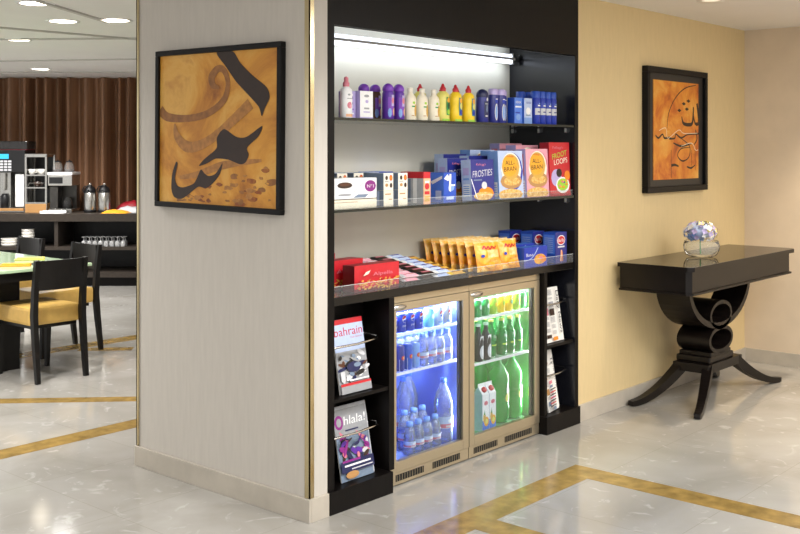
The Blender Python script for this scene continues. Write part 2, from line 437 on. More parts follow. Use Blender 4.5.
# ------------------------------------------------------------------ lamps
mat('lens_dim', '#fff6e6', .5, var=0, emit='#fff2dc', es=.5)
def downlight(x, y, label, r=.085, grp='recessed downlights in the cafe ceiling', glass='lens'):
    t = thing('downlight', label, 'ceiling light', (x, y, CEIL), 0, grp)
    pr = [(r, -.004), (r + .025, -.006), (r + .025, 0)]
    MB().lathe(pr, 'white_plastic', 24, cap=False).build('trim_ring', t)
    MB().lathe([(.0001, -.0035), (r, -.0035)], glass, 24, cap=False).build('lens', t)
def lamp(name, kind, loc, power, color, size=.2, rot=(0, 0, 0), spot=None, blend=.6, size_y=None):
    l = bpy.data.lights.new(name, kind); l.energy = power; l.color = color
    if kind == 'AREA':
        l.size = size
        if size_y: l.shape = 'RECTANGLE'; l.size_y = size_y
        else: l.shape = 'DISK'
    else:
        l.shadow_soft_size = size
        if kind == 'SPOT': l.spot_size = R(spot); l.spot_blend = blend
    o = bpy.data.objects.new(name, l); C.objects.link(o); o.location = loc; o.rotation_euler = rot
    return o
WARM = (1, .86, .66); NEUT = (1, .96, .91); COOL = (.78, .88, 1); HALL = (1, .985, .965)
for r, d, lb in ((-2.11, 6.066, 'glowing round downlight closest to us in the cafe ceiling'), (-2.22, 6.91, 'glowing round downlight in the cafe ceiling beside two ceiling joints'),
                 (-1.86, 6.86, 'glowing round downlight beside the brass edge of the painted column'), (-2.94, 8.07, 'glowing round downlight deep in the cafe, second nearest the curtain'),
                 (-3.77, 11.0, 'small glowing downlight close above the brown curtain')):
    p = W(r, d); downlight(p[0], p[1], lb)
    lamp('cafe_spot', 'SPOT', (p[0], p[1], CEIL - .03), 65, (1, .96, .91), .1, spot=130, blend=.8)
downlight(5.639, 2.576, 'round downlight in the plain ceiling above the console table', .05, None, 'lens_dim')
lamp('console_spot', 'SPOT', (5.64, 2.45, CEIL - .03), 62, WARM, .05, (R(-14), 0, 0), 95, .8)
lamp('console_spot', 'SPOT', (6.65, 2.45, CEIL - .03), 95, WARM, .05, (R(-14), 0, 0), 95, .8)
lamp('console_spot', 'SPOT', (6.6, 1.0, CEIL - .03), 40, WARM, .05, (R(-10), 0, 0), 120, .8)
for x, y in ((.5, 2.4), (1.4, .8), (3.2, .6), (5.2, .6), (6.2, -.8), (3.2, -1.6), (0, -1.5)):
    lamp('hall_fill', 'AREA', (x, y, CEIL - .02), (40 if x > 6 else 38) if x > 2 else 18, HALL, 1.3)  # added ceiling fill without fixtures, for the general brightness of the hall
for x, dx in ((3.3, .1), (4.1, 0), (4.8, -.1)):
    lamp('cabinet_fill', 'SPOT', (x - .75, 1.45, CEIL - .03), 92, HALL, .12, (R(46), 0, R(4 - 8 * (x - 3.3))), 66, .9)  # added spots without fixtures that brighten the goods on the cabinet shelves
for r, d in ((-4.6, 8.4), (-3.2, 9.9), (-4.2, 10.6), (-2.6, 5.4)):
    p = W(r, d); lamp('cafe_fill', 'SPOT', (p[0], p[1], CEIL - .03), 235, (1, .985, .97), .12, spot=150, blend=.9)  # extra fill spots added to the café, with no downlight fixture at them
w = bpy.data.worlds.new('room_air'); S.world = w; w.use_nodes = True
bg = w.node_tree.nodes['Background']; bg.inputs[0].default_value = (1, .99, .975, 1); bg.inputs[1].default_value = 1.0
S.view_settings.view_transform = 'Standard'; S.view_settings.look = 'None'; S.view_settings.gamma = 1; S.view_settings.exposure = .12
S.view_settings.use_curve_mapping = False
S.cycles.transparent_max_bounces = 24; S.cycles.max_bounces = 8; S.cycles.use_denoising = True; S.cycles.denoising_prefilter = 'ACCURATE'; S.cycles.use_adaptive_sampling = False
S.cycles.sample_clamp_indirect = 6; S.cycles.caustics_reflective = False; S.cycles.caustics_refractive = False

mat('frame_black', '#0f0e0e', .45, spec=.2, var=.1); mat('mount_grey', '#2a2826', .5, var=.06)
# ------------------------------------------------------------------ framed calligraphy
def framed(label, loc, rotz, w, h, mat_w, frame_w, depth, canvas, strokes, pa=None):
    t = thing('framed_calligraphy', label, 'painting', loc, rotz)
    m = MB(); f = frame_w
    m.box(-w/2, -depth, 0, w/2, 0, f, 'frame_black', .003).box(-w/2, -depth, h - f, w/2, 0, h, 'frame_black', .003)
    m.box(-w/2, -depth, f, -w/2 + f, 0, h - f, 'frame_black', .003).box(w/2 - f, -depth, f, w/2, 0, h - f, 'frame_black', .003)
    m.build('frame', t)
    bx(-w/2 + f, -depth * .45, f, w/2 - f, -.002, h - f, 'mount_grey' if mat_w else 'frame_black').build('mount', t)
    mh = mat_w * .62; iw = w - 2 * (f + mat_w); ih = h - 2 * (f + mh); zz = f + mh
    y = -depth * .45
    bx(-iw/2, y - .004, zz, iw/2, y, zz + ih, canvas).build('canvas', t)
    p = MB(); strokes(p, lambda u, v, k: (-iw/2 + u * iw, y - .00415 - .00002 * k, zz + v * ih)); p.build('brush_strokes', t)
    return t
def art1(p, sf):
    q = lambda pts: [((x - 35) / 337, 1 - (y - 57) / 432) for x, y in pts]
    k = 1 / 337
    # deep rust wash low on the canvas
    rn = random.Random(8)
    for i in range(130):
        a, c = rn.uniform(60, 365), rn.uniform(375, 484)
        if (a - 60) / 300 + (c - 380) / 110 < .85: continue
        r0 = rn.uniform(4, 17); p.blob(sf, q([(min(370, a + r0 * rn.uniform(.5, 1.3) * math.cos(t)), min(488, c + .6 * r0 * rn.uniform(.5, 1.2) * math.sin(t))) for t in (0, .8, 1.6, 2.4, 3.2, 4, 4.8, 5.6)]), rn.choice(['ink_light', 'canvas_gold', 'canvas_rust', 'ink_mid', 'canvas_gold', 'ink_light']))
    p.stroke(sf, q([(36, 215), (60, 238), (120, 243), (180, 230), (225, 195), (238, 150), (228, 112), (210, 104), (192, 126), (196, 150), (214, 158)]), [22*k, 20*k, 16*k, 16*k, 16*k, 12*k, 14*k, 16*k, 20*k, 16*k, 4*k], 'ink_mid')
    p.stroke(sf, q([(82, 258), (90, 295), (120, 325), (165, 318), (220, 280), (300, 205)]), [4*k, 20*k, 26*k, 22*k, 20*k, 26*k], 'ink_light')
    p.stroke(sf, q([(100, 415), (150, 405), (230, 375), (330, 360)]), [8*k, 14*k, 18*k, 6*k], 'ink_light')
    p.blob(sf, q([(205, 58), (250, 58), (272, 92), (305, 128), (342, 162), (350, 190), (338, 218), (330, 240), (322, 215), (300, 188), (262, 145), (232, 100)]), 'ink')
    p.blob(sf, q([(156, 380), (172, 360), (198, 338), (208, 325), (208, 298), (228, 274), (262, 296), (290, 296), (331, 266), (322, 294), (292, 325), (296, 345), (288, 366), (272, 372), (240, 360), (205, 358), (180, 372)]), 'ink')
    p.blob(sf, q([(86, 372), (92, 376), (84, 418), (92, 440), (110, 444), (140, 432), (152, 412), (162, 390), (174, 402), (186, 408), (205, 400), (224, 370), (218, 398), (200, 425), (178, 443), (155, 440), (130, 460), (105, 478), (82, 474), (73, 450), (75, 408)]), 'ink')
# flush on the column, facing -X
framed('large framed amber calligraphy painting on the pale column wall', (2.9445, 3.622, 1.236), R(-90), .855, .715, 0, .024, .03, 'canvas_gold', art1).rotation_euler.y = R(.6)
def art2(p, sf):
    q = lambda pts: [((x - 48) / 170, 1 - (y - 82) / 375) for x, y in pts]
    k = .72 / 170
    p.stroke(sf, q([(97, 262), (103, 205), (128, 145), (165, 104), (208, 88)]), [1*k, 3*k, 3*k, 3*k, 2*k], 'ink')
    p.stroke(sf, q([(212, 160), (216, 195), (218, 238), (208, 248)]), [9*k, 8*k, 7*k, 2*k], 'ink')
    p.stroke(sf, q([(152, 215), (158, 240), (178, 246), (194, 236), (198, 175)]), [3*k, 8*k, 9*k, 9*k, 6*k], 'ink')
    p.stroke(sf, q([(198, 210), (205, 240), (215, 238)]), [4*k, 7*k, 6*k], 'ink')
    for x, y in ((143, 192), (160, 165), (178, 153), (172, 185)):
        p.poly(sf, q([(x - 8, y), (x, y - 7), (x + 8, y), (x, y + 7)]), 'ink')
    p.stroke(sf, q([(55, 290), (66, 300), (80, 286), (88, 300), (110, 296)]), [4*k, 5*k, 4*k, 5*k, 3*k], 'ink')
    p.stroke(sf, q([(105, 302), (125, 300), (130, 284), (150, 298), (175, 285), (218, 280)]), [5*k, 4*k, 4*k, 5*k, 3*k, 5*k], 'ink')
    p.stroke(sf, q([(120, 318), (150, 330), (190, 320)]), [3*k, 6*k, 2*k], 'ink')
    p.stroke(sf, q([(206, 265), (212, 300), (200, 325)]), [4*k, 5*k, 2*k], 'ink')
    p.stroke(sf, q([(150, 300), (182, 330), (180, 372), (155, 388), (136, 366), (150, 340), (185, 335)]), [2*k, 3*k, 3*k, 4*k, 3*k, 3*k, 1*k], 'ink')
    for x, y0, y1 in ((112, 345, 452), (190, 345, 420), (204, 340, 425)):
        p.stroke(sf, q([(x, y0), (x + 1, y1)]), [1.5*k, 1.5*k], 'ink')
    p.stroke(sf, q([(112, 405), (125, 402), (140, 408)]), [7*k, 6*k, 4*k], 'ink'); p.stroke(sf, q([(172, 410), (188, 416), (204, 405)]), [4*k, 5*k, 2*k], 'ink')
    p.stroke(sf, q([(68, 272), (92, 262), (100, 300), (140, 268), (160, 280), (214, 278)]), [1.2*k, 1.5*k, 1.2*k, 1.5*k, 1.5*k, 1.2*k], 'cream')
    p.stroke(sf, q([(150, 330), (190, 318), (206, 345), (217, 344)]), [1.2*k, 1.8*k, 1.8*k, 1.2*k], 'cream')
framed('black framed orange calligraphy picture above the console table', (6.15, 3.0597, 1.238), 0, .83, .772, .07, .035, .04, 'canvas_orange', art2)

# ------------------------------------------------------------------ console table
t = thing('console_table', 'dark wood console table with scroll pedestal and curved feet', 'table', (6.12, 2.815, 0))
X = lambda x: x - 6.12
Yc = lambda y: y - 2.815
def slab(x0, x1, y0, y1, z0, z1, c, m):
    pts = [(x0 + c, y0), (x1 - c, y0), (x1, y0 + c), (x1, y1), (x0, y1), (x0, y0 + c)]
    g = MB(); k = len(pts); vs = [(x, y, z0) for x, y in pts] + [(x, y, z1) for x, y in pts]
    g.add(vs, [tuple(reversed(range(k))), tuple(range(k, 2 * k))] + [(i, (i + 1) % k, k + (i + 1) % k, k + i) for i in range(k)], m); return g
slab(-.75, .768, -.255, .205, .83, .8535, .03, 'console_wood').build('tabletop', t)
slab(-.749, .767, -.254, .205, .8536, .8552, .03, 'console_top').build('polished_surface', t)
slab(-.725, .743, -.23, .203, .705, .829, .027, 'console_wood').build('apron', t)
slab(-.737, .755, -.242, .204, .695, .706, .029, 'console_wood').build('moulding', t)
ya, yb = -.1, .11
def arc(cx, cz, rx, rz, a0, a1, n=22): return [(cx + rx * math.cos(a0 + (a1 - a0) * i / n), cz + rz * math.sin(a0 + (a1 - a0) * i / n)) for i in range(n + 1)]
cx = -.03
MB().prism(arc(cx, .71, .44, .29, PI, 2 * PI) + arc(cx, .71, .405, .255, 2 * PI, PI), ya, yb, 'console_wood').build('lyre_support', t)
def loop(cz, rx, rz, th, name):
    o = arc(cx, cz, rx, rz, 0, 2 * PI, 32)[:-1]; i = arc(cx, cz, rx - th, rz - th, 0, 2 * PI, 32)[:-1]
    MB().ring(o, i, ya, yb, 'console_wood').build(name, t)
loop(.5, .155, .088, .022, 'scroll_ring'); loop(.352, .17, .084, .024, 'scroll_ring')
MB().box(cx - .17, ya - .005, .22, cx + .17, yb + .005, .262, 'console_wood', .012).box(cx - .14, ya, .25, cx + .14, yb, .285, 'console_wood', .01).build('saddle_block', t)
bx(-.24, -.115, .17, .24, .115, .222, 'console_wood', .004).build('base_block', t)
for sx, sy, fx, fy in ((-1, -1, -.62, -.225), (-1, 1, -.59, .195), (1, -1, .595, -.2), (1, 1, .52, .18)):
    x0, y0 = sx * .19, sy * .085; pts = []; ws = []; hs = []
    for i in range(15):
        q = i / 14; pts.append((x0 + (fx - x0) * q, y0 + (fy - y0) * q, .017 + .178 * (1 - q) ** 1.75 - .0 * q)); ws.append(.058 - .018 * q); hs.append(.062 - .03 * q)
    pts.append((pts[-1][0] + .02 * sx, pts[-1][1] + .004 * sy, .019)); ws.append(.036); hs.append(.026)
    d = Vector((fx - x0, fy - y0, 0)).normalized()
    MB().bar(pts, ws, hs, 'console_wood', (-d.y, d.x, 0)).build('leg', t)

# glass bowl with hydrangea heads
bw = thing('glass_bowl', 'low round clear glass bowl holding hydrangea on the console table', 'bowl', (5.975, 2.79, .8555))
MB().lathe([(.0001, .004), (.06, .002), (.088, .012), (.104, .04), (.107, .07), (.1, .095), (.096, .098), (.1, .07), (.097, .042), (.08, .018), (.0001, .01)], 'clear_glass', 28, cap=False).build('bowl', bw)
b = thing('hydrangea', 'fluffy blue, lilac and cream hydrangea head standing in the glass bowl', 'flower', (5.972, 2.796, .9))
rnd = random.Random(3); m = MB(); side = Vector((SN * -1, 0, 0)) ; side = Vector((.657, -.754, 0))
for i in range(130):
    a = rnd.uniform(0, 2 * PI); c = rnd.uniform(-.75, 1); s_ = math.sqrt(1 - c * c); n = Vector((s_ * math.cos(a), s_ * math.sin(a), c))
    p = Vector((0, 0, .105)) + Vector((n.x * .094, n.y * .094, n.z * .062)) * rnd.uniform(.9, 1.08); lat = n.dot(side) + rnd.uniform(-.35, .35)
    u = n.orthogonal().normalized(); u = Matrix.Rotation(rnd.uniform(0, 6), 3, n) @ u; q = rnd.uniform(.013, .019)
    col = rnd.choice(['sky', 'pale', 'pale', 'lilac', 'lgrey'] if lat < -.3 else ['pale', 'lilac', 'white', 'pale', 'lgrey', 'lilac'] if lat < .15 else ['ivory', 'lemon', 'white', 'lilac', 'lemon'] if lat < .7 else ['ivory', 'lilac', 'pink', 'white'])
    for k in range(4):
        e = Matrix.Rotation(k * PI / 2, 3, n) @ u; g = n.cross(e)
        m.add([p, p + e * q * .6 + g * q * .5 + n * .002, p + e * q * 1.15 + n * .004, p + e * q * .6 - g * q * .5 + n * .002], [(0, 1, 2, 3)], col, True)
m.build('petals', b)
MB().lathe([(.0001, .06), (.05, .075), (.072, .105), (.05, .14), (.0001, .15)], 'pale', 14, cap=False).build('flower_heart', b)
MB().tube([(0, 0, -.027), (.006, .004, .03), (0, 0, .09)], .004, 'green', 6).build('stem', b)
# ------------------------------------------------------------------ the built-in black display cabinet
CABX = 3.05
cab = thing('display_cabinet', 'tall black built-in cabinet with lit shelves, racks and niches for two fridges', 'cabinet', (0, 0, 0))
b = lambda *a: bx(*a)
b(3.048, 3.05, .094, 3.088, 3.60, 2.018, 'black_wood').build('side_panel', cab)
MB().box(4.957, 3.05, .094, 4.993, 3.60, 2.018, {'*': 'black_wood', '-x': 'side_navy'}).build('side_panel', cab)
b(3.048, 3.05, 2.018, 4.993, 3.60, CEIL - .001, 'black_wood').build('header_panel', cab)
b(3.0885, 3.072, 2.0155, 4.9565, 3.483, 2.0178, 'black_lacquer').build('soffit', cab)
b(3.0885, 3.484, .89, 4.9565, 3.50, 2.0175, 'shelf_back').build('back_panel', cab)
b(3.0885, 3.055, .852, 4.9565, 3.5, .8885, 'counter_black', .002).build('counter_slab', cab)
b(3.05, 3.036, 0, 3.44, 3.60, .094, 'black_wood', .002).build('plinth', cab)
b(4.66, 3.036, 0, 4.993, 3.60, .094, 'black_wood', .002).build('plinth', cab)
b(3.434, 3.055, .094, 3.468, 3.60, .852, 'black_wood').build('upright', cab)
b(4.664, 3.055, .094, 4.69, 3.60, .852, 'black_wood').build('upright', cab)
b(3.468, 3.585, .002, 4.664, 3.60, .852, 'black_wood').build('niche_back', cab)
for x0, x1 in ((3.0885, 3.434), (4.69, 4.957)):
    b(x0, 3.21, .094, x1, 3.23, .852, 'black_wood').build('rack_back', cab)
    b(x0, 3.06, .448, x1, 3.21, .463, 'black_wood').build('rack_shelf', cab)
for x0, x1, sg in ((3.0885, 3.405, 1), (4.6905, 4.93, 1)):
    for z in (.675, .298):
        r = MB().tube([(x0, 3.072, z), (x0 + (x1 - x0) * .5, 3.068, z), (x1 - .03, 3.074, z + .006), (x1, 3.10, z + .012), (x1 + .004, 3.209, z + .014)], .0055, 'chrome', 8)
        o = r.build('rack_rail', cab)
        bx(x1 - .012, 3.198, z - .004, x1 + .02, 3.2095, z + .032, 'chrome', .002).build('rail_bracket', o)
for z in (1.625, 1.240):
    g = bx(3.0895, 3.058, z, 4.9555, 3.4835, z + .010, 'shelf_glass').build('glass_shelf', cab)
    bx(3.0895, 3.0535, z - .001, 4.9555, 3.058, z + .011, 'glass_edge').build('shelf_edge', g)
    for y in (3.10, 3.275, 3.455):
        MB().box(4.94, y - .008, z - .03, 4.9568, y + .008, z - .002, 'chrome', .003).build('shelf_clip', cab)
tl = MB(); tl.xf = Matrix.Translation((0, 3.435, 1.999)) @ Matrix.Rotation(PI / 2, 4, 'Y')
tl.lathe([(.011, 3.12), (.011, 4.90)], 'tube_light', 14); o = tl.build('tube_lamp', cab)
MB().box(3.10, 3.418, 2.009, 4.92, 3.452, 2.0155, 'white_plastic').box(3.105, 3.424, 1.986, 3.12, 3.446, 2.012, 'white_plastic').box(4.90, 3.424, 1.986, 4.915, 3.446, 2.012, 'white_plastic').build('lamp_holder', cab)
lamp('tube_glow', 'AREA', (4.02, 3.415, 1.985), 1.7, COOL, 1.75, (R(14), 0, 0), size_y=.03)

# clear guard along the counter front, with dividers
gd = thing('counter_guard', 'clear acrylic guard with dividers along the front of the snack counter', 'guard', (3.09, 3.0565, .889))
lp_ = bx(0, 0, 0, 1.86, .003, .042, 'acrylic').build('front_lip', gd); bx(0, 0, .0421, 1.86, .003, .0436, 'acrylic_highlight').build('edge_highlight', lp_)  # thin pale strip stands in for the highlight on the lip's edge
for x in (.466, 1.035, 1.409, 1.66): bx(x, .0035, 0, x + .003, .2, .045, 'acrylic').build('divider', gd)
gd2 = thing('shelf_guard', 'low clear acrylic strip along the front of the cereal shelf', 'guard', (3.09, 3.0595, 1.2505))
lp_ = bx(0, 0, 0, 1.86, .0025, .03, 'acrylic').build('front_lip', gd2); bx(0, 0, .0301, 1.86, .0025, .0312, 'acrylic_highlight').build('edge_highlight', lp_)

# ------------------------------------------------------------------ the two glass door fridges
def fridge(x0, x1, label, liner, light_col, power, grp=None):
    w = x1 - x0; f = thing('drinks_fridge', label, 'fridge', (x0, 3.08, 0))
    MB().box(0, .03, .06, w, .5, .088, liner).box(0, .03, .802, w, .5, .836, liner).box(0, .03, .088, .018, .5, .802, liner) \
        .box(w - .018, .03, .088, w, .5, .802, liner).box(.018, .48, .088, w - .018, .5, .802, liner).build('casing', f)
    fr = .045
    gx0, gx1, gz0, gz1 = fr - .003, w - fr - .003, .109, .779
    d = MB().box(.002, 0, .062, gx0, .028, .815, 'champagne', .002).box(gx1, 0, .062, w - .002, .028, .815, 'champagne', .002) \
        .box(gx0, 0, .062, gx1, .028, gz0, 'champagne', .002).box(gx0, 0, gz1, gx1, .028, .815, 'champagne', .002).build('door', f)
    bx(gx0, .008, gz0, gx1, .013, gz1, 'pane').build('door_glass', d)
    MB().box(gx0 + .001, .0135, gz0 + .001, gx0 + .008, .03, gz1 - .001, 'rubber').box(gx1 - .012, .0135, gz0 + .001, gx1 - .001, .03, gz1 - .001, 'rubber').build('door_seal', d)
    lp = MB(); lp.xf = Matrix.Translation((.058, .0, .797)) @ Matrix.Rotation(PI / 2, 4, 'X'); lp.lathe([(.05, 0), (.05, .003), (.044, .0065), (.0001, .008)], 'chrome', 28, sy=.26); lp.build('lock_plate', d)
    bx(.0, .002, .817, w, .03, .846, 'champagne', .0015).build('top_trim', f)
    g = bx(.002, .004, .006, w - .002, .03, .06, 'champagne', .0015).build('kick_grille', f)
    for a, c in ((.04, .235), (.30, .505 if w < .6 else .54)):
        v = MB().box(a, .0025, .021, c, .0042, .05, 'vent_dark')
        n = int((c - a) / .017)
        for i in range(n): v.box(a + (i + .35) * (c - a) / n, .001, .022, a + (i + .45) * (c - a) / n, .0036, .049, 'champagne')
        v.build('vent', g)
    for z in (.660, .483 if w < .6 else .437):
        s = MB()
        for i in range(22): s.tube([(.02 + (w - .04) * i / 21, .055, z + .002), (.02 + (w - .04) * i / 21, .46, z + .002)], .0016, 'white_plastic', 5)
        o = s.build('wire_shelf', f)
        bx(.0185, .045, z - .006, w - .0185, .053, z + .006, 'white_plastic').build('shelf_front', o)
    bx(w - .045, .034, .10, w - .036, .042, .79, 'chrome').build('shelf_track', f)
    bx(.05, .05, .797, w - .05, .075, .802, 'led').build('lamp_strip', f)
    lamp('fridge_glow', 'AREA', (x0 + w / 2, 3.08 + .11, .79), power, light_col, w * .8, size_y=.05)
    lamp('fridge_glow', 'AREA', (x0 + w - .0195, 3.08 + .04, .44), power * .55, light_col, .62, (0, R(90), 0), size_y=.012)  # added unseen strip behind the door frame, brightens the lower shelves
    return f
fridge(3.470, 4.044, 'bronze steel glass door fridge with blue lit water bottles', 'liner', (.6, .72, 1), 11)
fridge(4.0455, 4.658, 'bronze steel glass door fridge with green soda bottles', 'liner_green_cast', (.92, 1, .93), 8)

# ------------------------------------------------------------------ magazines and newspapers in the racks
def sheet(name, label, cat, loc, w, h, th, tilt, prints, rotz=0, group=None, page='paper', roll=0):
    o = thing(name, label, cat, loc, rotz, group); o.rotation_euler = (-tilt, roll, rotz); o.location.z += th * math.sin(tilt) + w / 2 * abs(math.sin(roll)) + .0006
    bx(-w/2, 0, 0, w/2, th, h, page).build('pages', o)
    p = MB(); sf = lambda u, v, k: (-w/2 + u * w, -.0004 - .00025 * k, v * h); prints(p, sf); p.build('cover', o)
    return o
def mag_a(p, sf):
    p.rect(sf, 0, .0, 1, 1, 'lgrey'); p.rect(sf, 0, .55, 1, .96, 'pale'); p.rect(sf, 0, .93, 1, 1, 'red')
    p.text(sf, 'bahrain', .5, .83, .115, 'red', .94); p.text(sf, 'THIS MONTH', .74, .735, .02, 'red', .4)
    p.rect(sf, 0, .1, 1, .56, 'grey')
    rn = random.Random(4)
    for i in range(34):
        c = rn.choice(['dnavy', 'lgrey', 'black', 'slate', 'white', 'brown', 'coffee', 'grey']); x, y = rn.uniform(.08, .9), rn.uniform(.15, .53)
        p.ell(sf, x, y, rn.uniform(.04, .16), rn.uniform(.012, .035), c, rn.uniform(-.3, .3))
    p.ell(sf, .5, .34, .24, .07, 'dnavy'); p.ell(sf, .62, .36, .12, .03, 'slate')
    p.rect(sf, .04, .17, .18, .3, 'lgrey'); p.rect(sf, 0, .1, 1, .135, 'red'); p.rect(sf, .3, .155, .95, .175, 'white'); p.rect(sf, 0, 0, 1, .1, 'grey')
sheet('magazine', 'red and grey magazine titled bahrain in the upper rack', 'magazine', (3.262, 3.095, .464), .185, .312, .006, R(10), mag_a)
def mag_b(p, sf):
    p.rect(sf, 0, 0, 1, 1, 'slate'); p.rect(sf, 0, .62, 1, 1, 'grey')
    p.ell(sf, .14, .82, .13, .1, 'magenta'); p.ell(sf, .14, .82, .075, .06, 'grey')
    p.text(sf, 'hlala!', .62, .83, .12, 'white', .66, shear=.2); p.rect(sf, .3, .68, .7, .7, 'dnavy')
    rn = random.Random(9)
    for i in range(36):
        c = rn.choice(['dnavy', 'magenta', 'purple', 'lgrey', 'black', 'slate', 'rose', 'coffee']); x, y = rn.uniform(.08, .9), rn.uniform(.3, .62)
        p.ell(sf, x, y, rn.uniform(.04, .15), rn.uniform(.012, .05), c, rn.uniform(-1, 1))
    p.rect(sf, 0, .12, 1, .28, 'dnavy'); p.rect(sf, .1, .2, .9, .225, 'white'); p.rect(sf, .3, .15, .95, .165, 'lgrey')
    p.rect(sf, .05, .26, .6, .29, 'magenta'); p.ell(sf, .3, .08, .2, .05, 'tan')
sheet('magazine', 'violet grey magazine with a pink letter O heading the lower rack pile', 'magazine', (3.268, 3.085, .095), .2, .298, .005, R(11), mag_b)
for i, (dx, dz, lb) in enumerate(((.010, .006, 'pale magazine tucked just behind the violet grey one'), (.018, .009, 'rearmost pale magazine in the pile of the lower rack'))):
    sheet('magazine', lb, 'magazine', (3.268 + dx, 3.092 + .007 * i, .0955), .2, .298 + dz, .005, R(11), lambda p, sf: p.rect(sf, 0, 0, 1, 1, 'lgrey'))
def news_fixed(title, seed):
    # title runs down the fold: the letters are laid out in real centimetres, so width and height do not stretch
    def f(p, sf):
        news_body(p, sf, seed)
        w, h = .175, .28
        sq = lambda u, v, k: sf(u / w, v / h, k)
        p.text(sq, title, .142, .15, .034, 'black', .22, rot=-PI / 2)
    return f
def news_body(p, sf, seed):
    rn = random.Random(seed); p.rect(sf, 0, 0, 1, 1, 'paper')
    for x in (.06, .34):
        y = .96
        while y > .06:
            hgt = rn.uniform(.04, .14)
            if rn.random() < .5: p.rect(sf, x, max(.03, y - hgt), x + .25, y, rn.choice(['grey', 'coffee', 'orange', 'rose', 'slate', 'pale', 'dbrown', 'tan']))
            else:
                for k in range(int(hgt / .018)): p.rect(sf, x, y - k * .018 - .008, x + .24, y - k * .018, 'grey')
            y -= hgt + .03
sheet('newspaper', 'folded newspaper with a title running down its fold, upper rack by the wall', 'newspaper', (4.82, 3.088, .464), .175, .29, .012, R(9), news_fixed('Daily News', 3))
sheet('newspaper', 'plain folded newspaper standing against the fridge side of the upper rack', 'newspaper', (4.738, 3.128, .464), .085, .285, .012, R(7), lambda p, sf: news_body(p, sf, 12))
def np_low(p, sf):
    news_body(p, sf, 21); w, h = .15, .31
    sq = lambda u, v, k: sf(u / w, v / h, k)
    p.text(sq, 'TRIBUNE', .122, .19, .022, 'black', .17, rot=-PI / 2); p.ell(sf, .72, .14, .1, .035, 'red')
sheet('newspaper', 'folded newspaper with a red spot in the lower rack by the wall', 'newspaper', (4.805, 3.1, .0955), .15, .31, .014, R(8), np_low, roll=R(-3))
def np_red(p, sf):
    news_body(p, sf, 33)
    for i in range(7): p.rect(sf, .1 + .02 * i, .12 + i * .06, .62 + .02 * i, .145 + i * .06, 'red' if i % 2 else 'black')
sheet('newspaper', 'newspaper with red headlines leaning in front in the lower rack', 'newspaper', (4.79, 3.076, .0955), .1, .24, .008, R(6), np_red, roll=R(-7))
# ------------------------------------------------------------------ goods: helpers
def carton(name, label, cat, loc, w, d, h, cols, front=None, left=None, top=None, group=None, rotz=0, tilt=0):
    o = thing(name, label, cat, loc, rotz, group); o.rotation_euler = (-tilt, 0, rotz); o.location.z += d * math.sin(tilt) + .0003
    MB().box(-w/2, 0, 0, w/2, d, h, cols, .0012).build('body', o)
    if front:
        p = MB(); front(p, lambda u, v, k: (-w/2 + u * w, -.0004 - .0002 * k, v * h)); p.build('front_print', o)
    if left:
        p = MB(); left(p, lambda u, v, k: (-w/2 - .0004 - .0002 * k, d - u * d, v * h)); p.build('side_print', o)
    if top:
        p = MB(); top(p, lambda u, v, k: (-w/2 + u * w, v * d, h + .0004 + .0002 * k)); p.build('top_print', o)
    return o
def bottle(name, label, cat, loc, parts, prints=None, pr=None, group=None, rotz=0, sx=1, sy=1):
    """parts: (part name, profile, material); prints drawn on a cylinder of radius pr"""
    o = thing(name, label, cat, loc, rotz, group)
    for n, prof, m in parts: MB().lathe(prof, m, 20, sx=sx, sy=sy).build(n, o)
    if prints:
        p = MB(); w0 = wrap(pr)
        prints(p, lambda u, v, k: (lambda q: (q[0] * sx, q[1] * sy, q[2]))(w0(u, v, k))); p.build('label', o)
    return o
Z1, Z2, Z3 = 1.6355, 1.2505, .8890

# ------------------------------------------------------------------ top glass shelf: shampoo, lotion, spray cans
def dome(r, z, h): return [(r, z), (r * 1.04, z + h * .2), (r, z + h * .5), (r * .75, z + h * .8), (r * .35, z + h * .97), (.0001, z + h)]
def body(r, h, sh=.85, nk=.4): return [(r * .9, 0), (r, .004), (r, h * .7), (r * .95, h * sh), (r * nk, h)]
def fl(p, sf):
    p.ell(sf, .0, .055, .014, .014, 'rose'); p.ell(sf, .006, .05, .008, .008, 'pink'); p.rect(sf, -.02, .006, .03, .018, 'peach'); p.ell(sf, -.004, .1, .008, .004, 'grey'); p.rect(sf, -.014, .082, .014, .085, 'grey')
bottle('lotion_bottle', 'white lotion bottle with a pink flower and grey pump top, first on the top shelf', 'bottle', (3.222, 3.112, Z1),
       [('body', body(.031, .135, .9, .45), 'white'), ('pump_cap', [(.016, .135), (.017, .15), (.011, .156), (.012, .172), (.003, .178)], 'rose')], fl, .031, sy=.7)
bottle('lotion_bottle', 'pale pink bottle pushed against the black side panel on the top shelf', 'bottle', (3.165, 3.16, Z1),
       [('body', body(.028, .125, .9, .45), 'pink'), ('cap', [(.013, .125), (.013, .15), (.0001, .152)], 'white')], fl, .028, sy=.7)
def lil(p, sf):
    for z in (.55, .75): p.ell(sf, .5, z, .2, .06, 'purple')
    p.rect(sf, .25, .3, .75, .36, 'violet'); p.rect(sf, .25, .15, .75, .2, 'white'); p.ell(sf, .5, .86, .18, .05, 'white')
carton('soap_carton', 'lilac carton beside the white lotion bottle', 'box', (3.262, 3.12, Z1), .055, .05, .118, 'lilac', lil)
def wht(p, sf):
    p.ell(sf, .5, .82, .2, .05, 'grey'); p.ell(sf, .52, .62, .12, .06, 'lilac'); p.rect(sf, .3, .34, .7, .4, 'grey'); p.rect(sf, .25, .22, .75, .26, 'lilac'); p.rect(sf, 0, 0, 1, .06, 'lilac')
